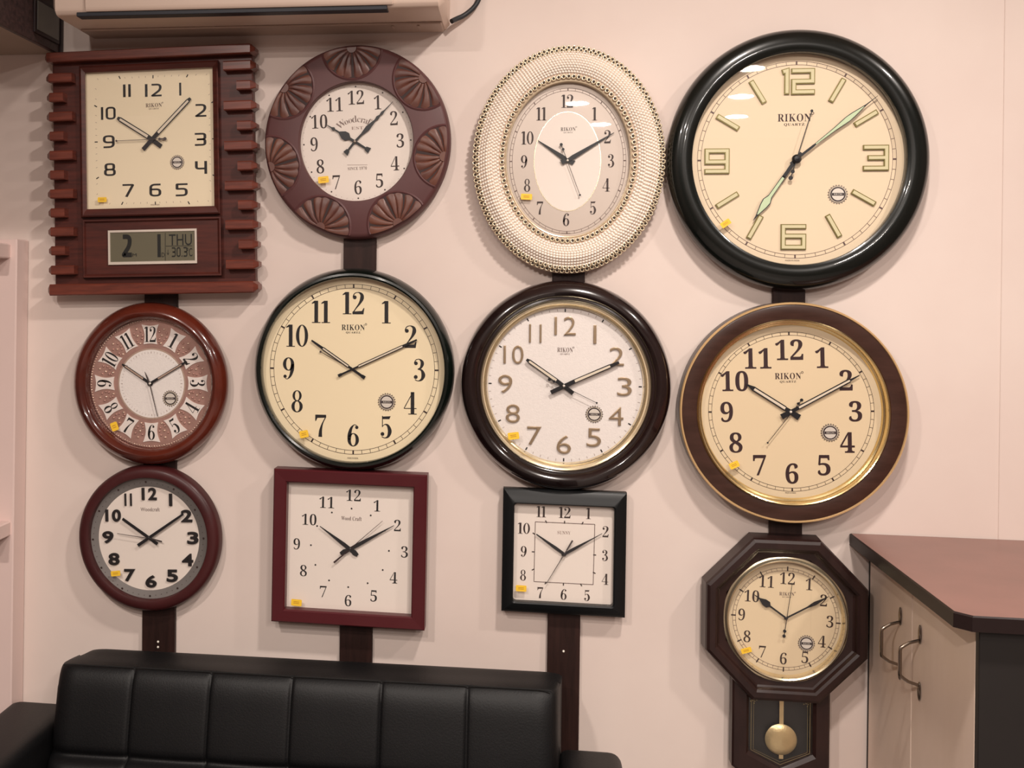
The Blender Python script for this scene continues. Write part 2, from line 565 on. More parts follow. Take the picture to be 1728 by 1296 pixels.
GRP = 'wall clocks on the dark strips'
class Clock:
    """rot: lean of the clock in the photo (clockwise +), dd: depth of its dial in front of the wall"""
    def __init__(s, name, label, c, rot, dd, ax=1., ay=1.):
        s.c, s.dd, s.ax, s.ay = c, dd, ax, ay
        s.p = P(*c, dd)
        e = 40
        a, b = P(c[0] + e, c[1], dd), P(c[0] - e, c[1], dd)
        g, h = P(c[0], c[1] - e, dd), P(c[0], c[1] + e, dd)
        s.kx, s.ky = (a - b).length / (2 * e), (g - h).length / (2 * e)
        base = ((a.z - b.z) / (a.x - b.x) - (g.x - h.x) / (g.z - h.z)) / 2     # world turn (ccw) of a pixel-aligned cross
        s.rho = base - rot
        s.root = thing(name, label, 'wall clock', (s.p.x, 0, s.p.z), GRP)
        s.root.rotation_euler = (Matrix.Rotation(pi / 2, 3, 'X') @ Matrix.Rotation(s.rho, 3, 'Z')).to_euler()

    def L(s, px, py, w=None):
        q = P(px, py, s.dd if w is None else w)
        dx, dz = q.x - s.p.x, q.z - s.p.z
        c, sn = cos(s.rho), sin(s.rho)
        return (dx * c + dz * sn, -dx * sn + dz * c)

    def U(s, px, w=None):
        return s.L(px, s.c[1], w)[0]

    def V(s, py, w=None):
        return s.L(s.c[0], py, w)[1]

    def q(s, r, w=None):
        f = (D - (s.dd if w is None else w)) / (D - s.dd)
        return (r * s.ax * s.kx * f, r * s.ay * s.ky * f)

    def prof(s, pr):
        return [(*s.q(r, w / 1000), w / 1000) for r, w in pr]

    def pol(s, r, deg, off=(0, 0)):
        x, y = s.q(r)
        return (off[0] + x * sin(radians(deg)), off[1] + y * cos(radians(deg)))

def fpart(ck, name, prof, mats, mis=None, n=144):
    return MB().lathe(ck.prof(prof), n, 0, mis=mis).build(name, mats, ck.root)

def glass(ck, r=None, w=None, pts=None, dome=0):
    m = MB()
    if pts:
        m.poly(pts, w)
    elif dome:
        pr = []
        for i in range(0, 9):
            t = i / 8
            pr.append((max(r * t, .01), w * 1000 + dome * (1 - t * t)))
        m.lathe(ck.prof(pr)[::1], 96)
    else:
        m.disc(0, 0, *ck.q(r, w), w)
    return m.build('glass', 'glass', ck.root)

def badge(ck, px, py, r):
    x, y = ck.L(px, py)
    rr = r * ck.kx
    m = MB()
    z = ck.dd + .0006
    n = 22
    pts = []
    for i in range(n * 4):
        a = 2 * pi * i / (n * 4)
        q = rr * (1.0 if i % 4 < 2 else .86)
        pts.append((x + q * cos(a), y + q * sin(a)))
    m.prism(pts, z, z + .0008, 0)
    m.disc(x, y, rr * .82, rr * .82, z + .0012, 3)
    m.disc(x, y, rr * .76, rr * .76, z + .0014, 1)
    m.disc(x, y, rr * .62, rr * .62, z + .0018, 2)
    m.line((x - rr * .6, y), (x + rr * .6, y), rr * .28, z + .0021, 1)
    m.glyph('RIKON', 'sans', x, y, rr * .18, z + .0024, 2, w=rr * .8)
    return m.build('round_badge', ['badgerim', 'badgedark', 'badgesilver', 'handwhite'], ck.root)

def sticker(ck, px, py, w, h, deg, depth):
    x, y = ck.L(px, py, depth)
    a = radians(-deg)
    k = ck.kx
    c, sn = cos(a), sin(a)
    def R(u, v):
        return (x + u * c - v * sn, y + u * sn + v * c)
    hw, hh = w * k / 2, h * k / 2
    m = MB()
    pts = []
    for sx, sy in ((1, 1), (-1, 1), (-1, -1), (1, -1)):
        for t in range(4):
            an = {(1, 1): 0, (-1, 1): 90, (-1, -1): 180, (1, -1): 270}[(sx, sy)] + t * 30
            b = hh * .3
            pts.append(R(sx * (hw - b) + b * cos(radians(an)), sy * (hh - b) + b * sin(radians(an))))
    m.prism(pts, depth + .0004, depth + .0008, 0)
    for v in (.25, -.2):
        m.line(R(-hw * .55, v * hh), R(hw * .5, v * hh), hh * .16, depth + .0011, 1)
    return m.build('price_sticker', ['sticker', 'stickerink'], ck.root)

def hand(ck, name, tip, tail, segs, z, mats='hand', dots=(), piv=None, th=.0009):
    """segs: list of (t0, t1, half width 0, half width 1, material) with t from -1 tail .. 0 pivot .. 1 tip, widths in photo px"""
    o = ck.L(*(piv or ck.c), ck.dd)
    a = ck.L(*tip, ck.dd)
    b = ck.L(*tail, ck.dd)
    def at(t):
        e, k = (a, t) if t >= 0 else (b, -t)
        return (o[0] + (e[0] - o[0]) * k, o[1] + (e[1] - o[1]) * k)
    m = MB()
    dx, dy = a[0] - o[0], a[1] - o[1]
    l = math.hypot(dx, dy)
    nx, ny = -dy / l, dx / l
    for sg in segs:
        t0, t1, w0, w1 = sg[:4]
        mi = sg[4] if len(sg) > 4 else 0
        off = sg[5] if len(sg) > 5 else 0
        p, q = at(t0), at(t1)
        k = ck.kx
        f = lambda r, w: (r[0] + nx * w * k, r[1] + ny * w * k)
        zz = z + (.0003 if mi == 1 else 0)
        m.prism([f(p, off - w0), f(q, off - w1), f(q, off + w1), f(p, off + w0)], zz, zz + th, mi)
    for t, r in dots:
        p = at(t)
        m.prism([(p[0] + r * ck.kx * cos(2 * pi * i / 16), p[1] + r * ck.kx * sin(2 * pi * i / 16)) for i in range(16)], z, z + th + .0002, 0)
    return m.build(name, mats, ck.root, 20)

def baton(w, tail=-1, s=.16, e=.84, rail=.3):
    """open baton hand: solid tail and tip, a white slot between two rails"""
    return [(tail, s, w, w), (s, e, w * .62, w * .5, 1), (s, e, w * rail, w * rail, 0, w * .72), (s, e, w * rail, w * rail, 0, -w * .72), (e, 1, w * .95, w * .6)]

def cap(ck, r, z, m='hand', piv=None):
    x, y = ck.L(*(piv or ck.c), ck.dd)
    q = r * ck.kx
    return MB().lathe([(.0001, .0001, z + q * .6), (q * .6, q * .6, z + q * .5), (q, q, z + q * .1), (q, q, z - .003)], 20, cx=x, cy=y).build('center_cap', m, ck.root)

def track(m, ck, r0, r1, mi, lw=.7, hw=3., off=(0, 0), z=None, circ=True, rot=0):
    """minute track of two thin circles with sixty marks"""
    z = ck.dd + .0005 if z is None else z
    if circ:
        for r in (r0, r1):
            m.ring(off[0], off[1], ck.q(r - lw / 2), ck.q(r + lw / 2), z, mi)
    for i in range(60):
        a = i * 6 + rot
        m.line(ck.pol(r0, a, off), ck.pol(r1, a, off), (hw if i % 5 == 0 else lw) * ck.kx, z + .0001, mi)

def logo(m, ck, px, py, w, h, mi, text='RIKON', style='seriflogo', sub=True, rot=0, reg=True):
    x, y = ck.L(px, py)
    z = ck.dd + .0005
    k = ck.kx
    m.glyph(text, style, x, y, h * k, z, mi, w=w * k, rot=rot)
    if reg:
        m.ring(x + w * k * .55, y + h * k * .55, (h * k * .12,) * 2, (h * k * .19,) * 2, z, mi, 12)
    if sub:
        m.glyph('QUARTZ', 'seriflogo', x, y - h * k * .92, h * k * .38, z, mi, w=w * k * .62)

def ringnums(m, ck, r, h, style, mi, off=(0, 0), sx=1., rot=0, z=None, skip=(), turn=None):
    for n in range(1, 13):
        if n in skip:
            continue
        a = n * 30 + rot
        x, y = ck.pol(r, a, off)
        m.glyph(str(n), style, x, y, h * ck.ky, ck.dd + .0006 if z is None else z, mi, sx=sx, rot=-radians(rot))

# ---------------------------------------------------------------- 1 grooved digital clock
def clock_grooved():
    ck = Clock('wall_clock', 'square mahogany clock with grooved side blocks and LCD date window', (257.7, 235.6), -.024, .038)
    U, V, L = ck.U, ck.V, ck.L
    k = ck.kx
    m = MB()
    m.cbox(U(87, .045), U(426, .045), V(484, .045), V(88, .045), .015, .036, .002)
    m.build('case', 'grooved', ck.root)
    for (y0, y1, nm) in ((80.5, 97, 'top_ledge'), (477, 496.5, 'bottom_ledge')):
        m = MB()
        xa, xb = U(74, .062), U(430, .062)
        ya, yb = V(y1, .06), V(y0, .06)
        c = .009
        sec = [(xa, .38), (xa + c, 1.), (xb - c, 1.), (xb, .38)]
        vs = []
        ymid, hh = (ya + yb) / 2, (yb - ya) / 2
        for x, f in sec:
            zf = .062 if f == 1 else .05
            for sy, zz in ((-1, .015), (-1, zf - .003), (-.8, zf), (.8, zf), (1, zf - .003), (1, .015)):
                vs.append((x, ymid + sy * hh * f, zz))
        fs = [tuple(range(5, -1, -1)), tuple(range(18, 24))]
        for j in range(3):
            for i in range(6):
                i2 = (i + 1) % 6
                fs.append((j * 6 + i, j * 6 + i2, (j + 1) * 6 + i2, (j + 1) * 6 + i))
        m.add(vs, fs)
        m.build(nm, 'groove_hi', ck.root, 25)
    ys = [124, 157, 190, 223.5, 256.5, 290, 322.5, 354.8, 387.2, 419.6, 452.8]
    for side in (-1, 1):
        for i, y in enumerate(ys):
            yy = V(y - (0 if side < 0 else 8) + (side > 0) * (i / 10) * 4, .06)
            if side < 0:
                xo, xi = U(76 + 0 * i, .06), U(122 if i % 2 == 0 else 107, .06)
            else:
                xo, xi = U(432, .058), U(378 if i % 2 == 0 else 400, .06)
            if i % 2:
                xo -= side * .001
            hh = 7.4 * k
            c = .011
            vs = []
            for x, f, z0, z1 in ((xi, 1., .03, .060), (xo - side * c, 1., .018, .060), (xo, .5, .022, .049)):
                for sy, zz in ((-1, z0), (-1, z1 - .002), (-.75, z1), (.75, z1), (1, z1 - .002), (1, z0)):
                    vs.append((x, yy + sy * hh * f, zz))
            if side < 0:
                vs = vs[12:] + vs[6:12] + vs[:6]
            fs = [tuple(range(5, -1, -1)), tuple(range(12, 18))]
            for j in range(2):
                for q in range(6):
                    q2 = (q + 1) % 6
                    fs.append((j * 6 + q, j * 6 + q2, (j + 1) * 6 + q2, (j + 1) * 6 + q))
            MB().add(vs, fs).build('side_block', 'groove_hi', ck.root, 25)
    # moulding round the dial
    def rring(m, rects, mi=0):
        vs = []
        for x0, x1, y0, y1, z in rects:
            vs += [(x0, y0, z), (x1, y0, z), (x1, y1, z), (x0, y1, z)]
        fs = []
        for j in range(len(rects) - 1):
            fs += [(j * 4 + i, j * 4 + (i + 1) % 4, j * 4 + 4 + (i + 1) % 4, j * 4 + 4 + i) for i in range(4)]
        m.add(vs, fs, mi)
    def R(x0, x1, y0, y1, z):
        return (U(x0, z), U(x1, z), V(y1, z), V(y0, z), z)
    m = MB()
    rring(m, [R(135, 370, 106, 364, .0355), R(135.5, 369.5, 106.5, 363.5, .050), R(138, 367, 109, 361, .053), R(142, 363.5, 114.5, 354, .050), R(145, 360.5, 117.5, 350.5, .048), R(145.5, 360, 118, 350, ck.dd - .002)])
    m.build('dial_moulding', 'grooved', ck.root, 25)
    m = MB()
    rring(m, [R(137, 371, 368, 467, .0355), R(137.5, 370.5, 368.5, 466.5, .052), R(140, 368, 371, 464, .052), R(143, 365, 374, 461, .0465)])
    x0, x1, y0, y1, z = R(143, 365, 374, 461, .0465)
    m.poly([(x0, y0), (x1, y0), (x1, y1), (x0, y1)], z)
    m.build('date_panel', 'grooved', ck.root, 25)
    m = MB()
    rring(m, [R(179.5, 330, 387, 446, .0465), R(180, 329.5, 387.5, 445.5, .051), R(183, 326.5, 390.8, 441.5, .051), R(184, 325.5, 391.8, 440.5, .048)])
    m.build('display_bezel', 'lcdframe', ck.root, 25)
    m = MB()
    x0, x1, y0, y1, z = R(183.5, 326, 391, 441, .0485)
    m.poly([(x0, y0), (x1, y0), (x1, y1), (x0, y1)], z, 0)
    w = .0488
    for t, px, py, h, wd, st in (('2', 213.3, 414.8, 37, 18, 'lcdseg'), ('1', 268.5, 414.5, 37, 5.5, 'lcdseg'), ('M', 227, 430.3, 5, 7, 'sans'), ('D', 275.4, 430, 7, 5, 'sans'),
                             ('THU', 304.5, 404.6, 18, 38, 'sans'), ('30.3', 303, 425.2, 15.5, 26, 'techno'), ('°C', 320, 425.2, 14, 9, 'sans'), ('↓', 283.5, 426, 9, 4, 'sans')):
        x, y = L(px, py, w)
        m.glyph(t, st, x, y, h * k, w + .0003, 1, w=wd * k)
    for a, b in (((279, 393), (279, 440)), ((280, 415.3), (324, 414.8))):
        m.line(L(*a, w), L(*b, w), .8 * k, w + .0002, 1)
    m.build('date_display', ['lcd', 'lcdink'], ck.root, 0)
    # dial
    m = MB()
    x0, x1, y0, y1, z = R(140, 364, 112, 356, ck.dd)
    m.poly([(x0, y0), (x1, y0), (x1, y1), (x0, y1)], ck.dd)
    Z = (3.7566, 0, 0)
    nums = {11: (805, 575), 12: (972, 572), 1: (1143, 565), 2: (1270, 700), 3: (1270, 883), 4: (1275, 1062), 5: (1152, 1203), 6: (985, 1205), 7: (815, 1207), 8: (697, 1075), 9: (690, 898), 10: (687, 718)}
    for n, (a, b) in nums.items():
        x, y = L(a / Z[0], b / Z[0])
        wd = {11: 13, 12: 28, 10: 25, 1: 3.4}.get(n, 20)
        m.glyph(str(n), 'techno', x, y, 21.5 * ck.ky, ck.dd + .0005, 1, w=wd * k)
    for (a, b) in ((763, 500), (970, 497), (1182, 490), (1340, 652), (1345, 880), (1348, 1108), (1192, 1277), (985, 1278), (780, 1280), (627, 1123), (620, 900), (615, 678)):
        x, y = L(a / Z[0], b / Z[0])
        o = L(*ck.c)
        l = math.hypot(x, y)
        m.line((x, y), (x * (1 + 5.2 * k / l), y * (1 + 5.2 * k / l)), 1.7 * k, ck.dd + .0004, 1)
    hx, hy = (L(352, 235)[0] - L(163, 235)[0]) / 2, (L(257, 131)[1] - L(257, 341)[1]) / 2
    for i in range(60):
        if i % 5 == 0:
            continue
        a = radians(6 * i)
        s = min(hx / max(abs(sin(a)), 1e-6), hy / max(abs(cos(a)), 1e-6))
        m.line((s * sin(a), s * cos(a)), ((s + .004) * sin(a), (s + .004) * cos(a)), .6 * k, ck.dd + .0004, 2)
    logo(m, ck, 259.5, 177.5, 27, 6.5, 3)
    m.glyph('MADE IN INDIA', 'sans', *L(262, 345.5), 2.2 * k, ck.dd + .0005, 2, w=15 * k)
    m.build('dial', ['cream', 'ink', 'inkfaint', 'inksoft'], ck.root, 0)
    f = lambda a, b: (a / Z[0], b / Z[0])
    hand(ck, 'hour_hand', f(748, 748), f(1026, 930), baton(3.6, s=.13, e=.93), ck.dd + .003, ['hand', 'handwhite'])
    hand(ck, 'minute_hand', f(1212, 625), f(912, 950), baton(3.4, s=.16, e=.94), ck.dd + .005, ['hand', 'handwhite'])
    hand(ck, 'second_hand', f(745, 896), f(1052, 883), [(-.5, 1, .5, .4), (-.9, -.5, 1.2, 1.2)], ck.dd + .007, ['handgrey'], dots=((1, 1.6), (-1, 2.8), (-.6, 2.2)))
    badge(ck, 299.4, 274, 12)
    gw = .046
    x0, x1, y0, y1, z = R(144, 361, 116.5, 351.5, gw)
    glass(ck, w=gw, pts=[(x0, y0), (x1, y0), (x1, y1), (x0, y1)])
    sticker(ck, 172.5, 337, 15, 8, 0, gw)

# ---------------------------------------------------------------- 2 carved round clock
def clock_carved():
    ck = Clock('wall_clock', 'round brown clock with seven carved fan motifs on its rim', (602.4, 240.3), -.034, .024, .985, 1.03)
    fpart(ck, 'frame', [(94, 20), (97, 22), (97.5, 41), (99, 44), (151, 44), (155.5, 41), (158, 36), (158.5, 15), (150, 15.3)], 'carved')
    # carved fans
    for i in range(7):
        th = radians(-1 + i * 360 / 7)
        R0 = 153.
        m = MB()
        def W(a, r, z):
            # fan local: a measured from the inward direction, r from the fan's own centre on the rim
            x, y = R0 * sin(th), R0 * cos(th)
            dx, dy = -sin(th), -cos(th)
            tx, ty = cos(th), -sin(th)
            px = x + r * (cos(a) * dx + sin(a) * tx)
            py = y + r * (cos(a) * dy + sin(a) * ty)
            l = math.hypot(px, py)
            if l > 155:
                px, py = px * 155 / l, py * 155 / l
            sx, sy = ck.q(1, .045)
            return (px * sx, py * sy, z)
        N = 30
        A = radians(97)
        rim = [W(-A + 2 * A * j / N, 50, .0444) for j in range(N + 1)]
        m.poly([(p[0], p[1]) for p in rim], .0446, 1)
        # raised outline
        for j in range(N):
            a0, a1 = -A + 2 * A * j / N, -A + 2 * A * (j + 1) / N
            m.add([W(a0, 49, .0446), W(a1, 49, .0446), W(a1, 51, .0466), W(a0, 51, .0466), W(a1, 53.5, .0444), W(a0, 53.5, .0444)], [(0, 1, 2, 3), (3, 2, 4, 5)], 2)
        K = 8
        for p in range(K):
            c = -A + 2 * A * (p + .5) / K
            wd = 2 * A / K * .455
            n1, n2 = 8, 6
            vs, fs = [], []
            for u in range(n1 + 1):
                t = u / n1
                for v in range(n2 + 1):
                    s = v / n2 * 2 - 1
                    r = 8 + 39 * t + 2.5 * (1 - s * s) * max(0, t - .7) / .3
                    bow = .55 * t * (1 if c > 0 else -1) * min(1, abs(c) / .6) - .2 * (1 if c > 0 else -1)
                    a = c + s * wd * (1 - .15 * t) - bow * .4
                    vs.append(W(a, r, .0448 + .0030 * (1 - s ** 4) ** .6 * (min(1, 6 * t) * min(1, (1.02 - t) * 5))))
            for u in range(n1):
                for v in range(n2):
                    q = u * (n2 + 1) + v
                    fs.append((q, q + n2 + 1, q + n2 + 2, q + 1))
            m.add(vs, fs, 0)
        hub = [W(-A + 2 * A * j / N, 8, 0) for j in range(N + 1)]
        m.prism([(p[0], p[1]) for p in hub], .0446, .0472, 0, False)
        o = m.build('carved_fan', ['fan', 'groove', 'carved'], ck.root, 40)
    m = MB()
    m.disc(0, 0, *ck.q(98), ck.dd)
    ringnums(m, ck, 73.8, 23.5, 'serifthin', 1, sx=.82)
    for i in range(60):
        a = i * 6
        x, y = ck.pol(91.5 if i % 5 == 0 else 93, a)
        r = (1.35 if i % 5 == 0 else .5) * ck.kx
        m.disc(x, y, r, r, ck.dd + .0005, 1 if i % 5 == 0 else 2, 10)
    # arched lettering
    k = ck.kx
    txt = 'Woodcraft'
    ang = [-35, -22.5, -13, -3.5, 6, 14.5, 22, 30.5, 38]
    for c, a in zip(txt, ang):
        a0 = radians(a)
        rr = 43 * k
        ox, oy = ck.L(602, 246)
        big = c in 'Wdft'
        m.glyph(c, 'serifthin', ox + rr * sin(a0) + (1.5 * k * sin(a0) if big else 0), oy + rr * cos(a0) + (1.8 * k if big else 0), (11 if big else 7) * k, ck.dd + .0005, 3, rot=-a0)
    m.glyph('EST', 'serifthin', *ck.L(603, 216), 5 * k, ck.dd + .0005, 2, w=20 * k)
    m.glyph('SINCE 1970', 'seriflogo', *ck.L(603, 284), 5 * k, ck.dd + .0005, 3, w=32 * k)
    m.line(ck.L(586, 278.5), ck.L(620, 278), .5 * k, ck.dd + .0005, 2)
    m.build('dial', ['white', 'inkbrown', 'inkfaint', 'inkmid'], ck.root, 0)
    f = lambda a, b: (430 + a / 3.411, 60 + b / 3.411)
    pv = f(578, 612)
    hand(ck, 'hour_hand', f(413, 514), f(662, 664), [(-1, -.72, 5, 3.2), (-.72, 0, 1.6, 2.2), (0, .18, 2.2, 2.2), (.18, .28, 2.2, 7.2), (.28, .40, 7.2, 6.8), (.40, .56, 6.8, 1.2), (.56, .70, 1.2, 1.2), (.70, .75, 1.2, 3.2), (.75, .82, 3.2, 1), (.82, 1, 1, .4)], ck.dd + .003, 'hand', piv=pv)
    hand(ck, 'minute_hand', f(797, 382), f(524, 682), [(-1, -.7, 5, 3), (-.7, 0, 1.6, 2), (0, .18, 1.8, 1.8), (.18, .34, 1.8, 4.2), (.34, .54, 4.2, 1.4), (.54, .60, 1.4, 3), (.60, .66, 3, 1.2), (.66, .72, 1.2, 2.4), (.72, .78, 2.4, .9), (.78, 1, .9, .3)], ck.dd + .005, 'hand', piv=pv)
    cap(ck, 2.6, ck.dd + .006, 'badgerim', pv)
    glass(ck, 97, .036)
    sticker(ck, 545.8, 303.3, 18, 11, -4, .036)

# ---------------------------------------------------------------- 3 oval pearl clock
def clock_oval():
    ck = Clock('wall_clock', 'ivory oval clock with pearl band and gold chain borders', (957.5, 270.5), .0, .032)
    kx, ky = ck.kx, ck.ky
    def E(t, w):
        """oval between opening (0) and outer edge (1)"""
        f = (D - w) / (D - ck.dd)
        return ((105 + 57 * t) * kx * f, (131 + 60.5 * t) * ky * f)
    off = ck.L(958.5, 268, .05)
    def band(prof, name, mt):
        return MB().lathe([(*E(t, w / 1000), w / 1000) for t, w in prof], 160, cx=off[0], cy=off[1]).build(name, mt, ck.root)
    band([(.0, 28), (.0, 46), (.03, 50), (.20, 52), (.24, 52), (.45, 58), (.62, 58), (.86, 46), (.97, 36), (1., 28), (.99, 16), (.9, 15.3)], 'frame', 'pearlbase')
    # pearls, in staggered rows following the curve of the band
    m = MB()
    cur = [(.20, 52), (.24, 52), (.45, 58), (.62, 58), (.86, 46), (.97, 36)]
    def hgt(t):
        for (a, u), (b, v) in zip(cur, cur[1:]):
            if a <= t <= b:
                return (u + (v - u) * (t - a) / (b - a)) / 1000
    for j in range(9):
        t = .265 + .070 * j
        w = hgt(t) + .0004
        rx, ry = E(t, w)
        n = int(2 * pi * math.sqrt((rx * rx + ry * ry) / 2) / (5.5 * kx))
        for i in range(n):
            a = 2 * pi * (i + .5 * (j % 2)) / n
            m.sphere((off[0] + rx * sin(a), off[1] + ry * cos(a), w), 2.45 * kx, 0, 8, 3, True, (1, 1, .95))
    m.build('pearl_band', 'pearl', ck.root, 80)
    def chain(name, t, w, n, rr, rows):
        m = MB()
        for row, (dt, dw, r2, ph) in enumerate(rows):
            rx, ry = E(t + dt, w + dw)
            for i in range(n):
                a = 2 * pi * (i + ph) / n
                cx, cy = off[0] + rx * sin(a), off[1] + ry * cos(a)
                R1, R2 = rr * r2 * kx, rr * r2 * .42 * kx
                vs, fs = [], []
                nu, nv = 10, 5
                for u in range(nu):
                    A = 2 * pi * u / nu
                    for v in range(nv):
                        B = 2 * pi * v / nv
                        q = R1 + R2 * cos(B)
                        vs.append((cx + q * cos(A), cy + q * sin(A), w + dw + R2 * sin(B)))
                for u in range(nu):
                    for v in range(nv):
                        fs.append((u * nv + v, ((u + 1) % nu) * nv + v, ((u + 1) % nu) * nv + (v + 1) % nv, u * nv + (v + 1) % nv))
                m.add(vs, fs, 0)
                m.sphere((cx, cy, w + dw - R2 * .6), R1 * .7, 1, 6, 2, True)
        m.build(name, ['chain', 'handgrey'], ck.root, 80)
    chain('inner_chain', .13, .0545, 82, 3.3, [(0, 0, 1., 0)])
    chain('outer_chain', .94, .0435, 118, 3.1, [(.012, -.003, 1., 0), (-.062, .0065, .9, .5)])
    MB().lathe([(*E(t, w), w) for t, w in ((-.022, .030), (-.015, .048), (.0, .0515), (.03, .0525), (.05, .050))], 160, cx=off[0], cy=off[1]).build('bezel', 'chain', ck.root)
    m = MB()
    o2 = ck.L(958, 268.5)
    m.disc(*o2, *E(.0, .03), ck.dd, 0, 128)
    cen = ck.L(957.3, 272.5)
    m.disc(cen[0], cen[1], 56 * kx, 83.6 * ky, ck.dd + .0004, 1)
    m.ring(cen[0], cen[1], (55.6 * kx, 83.2 * ky), (56.8 * kx, 84.4 * ky), ck.dd + .0006, 3)
    tc = ck.L(957.5, 271.7)
    for rx, ry in ((98.3, 122.8), (93.8, 118.6)):
        m.ring(*tc, ((rx - .3) * kx, (ry - .3) * ky), ((rx + .3) * kx, (ry + .3) * ky), ck.dd + .0005, 4)
    for i in range(60):
        a = radians(6 * i)
        dx, dy = sin(a), cos(a)
        s0 = 1 / math.sqrt((dx / 93.8) ** 2 + (dy / 118.6) ** 2)
        s1 = 1 / math.sqrt((dx / 98.3) ** 2 + (dy / 122.8) ** 2)
        m.line((tc[0] + s0 * dx * kx, tc[1] + s0 * dy * ky), (tc[0] + s1 * dx * kx, tc[1] + s1 * dy * ky), (1.7 if i % 5 == 0 else .55) * kx, ck.dd + .0006, 4)
    f = lambda a, b: (780 + a / 3.086, 60 + b / 3.086)
    nums = {12: (548, 342), 11: (413, 408), 10: (340, 533), 9: (322, 657), 8: (338, 780), 7: (405, 898), 6: (541, 958), 5: (681, 897), 4: (750, 778), 3: (775, 652), 2: (757, 527), 1: (690, 408)}
    for n, q in nums.items():
        x, y = ck.L(*f(*q))
        m.glyph(str(n), 'bodoni', x, y, 22 * ky, ck.dd + .0007, 2, sx=.92)
    logo(m, ck, 958.6, 218, 25, 6.5, 2)
    m.glyph('MADE IN INDIA', 'sans', *ck.L(955, 393.5), 2. * kx, ck.dd + .0006, 4, w=15 * kx)
    m.build('dial', ['silver', 'white', 'inkbrown', 'goldpale', 'inksoft'], ck.root, 0)
    pv = f(548, 652)
    hand(ck, 'hour_hand', f(393, 547), f(582, 664), [(-1, 0, 4.4, 2.6), (0, .15, 2.6, 4), (.15, 1, 4, .5)], ck.dd + .003, 'hand', piv=pv)
    hand(ck, 'minute_hand', f(790, 507), f(516, 662), [(-1, 0, 4.4, 2.6), (0, .12, 2.6, 3.8), (.12, 1, 3.8, .5)], ck.dd + .005, 'hand', piv=pv)
    hand(ck, 'second_hand', f(612, 832), f(515, 570), [(-1, 1, .5, .4)], ck.dd + .007, 'hand', dots=((1, 1.8), (-1, 2.6), (-.7, 2.4)), piv=pv)
    cap(ck, 2., ck.dd + .007, 'badgesilver', pv)
    m = MB()
    m.disc(*off, *E(-.005, .042), .042)
    m.build('glass', 'glass', ck.root)
    sticker(ck, 888.5, 332, 19, 10, 3, .042)

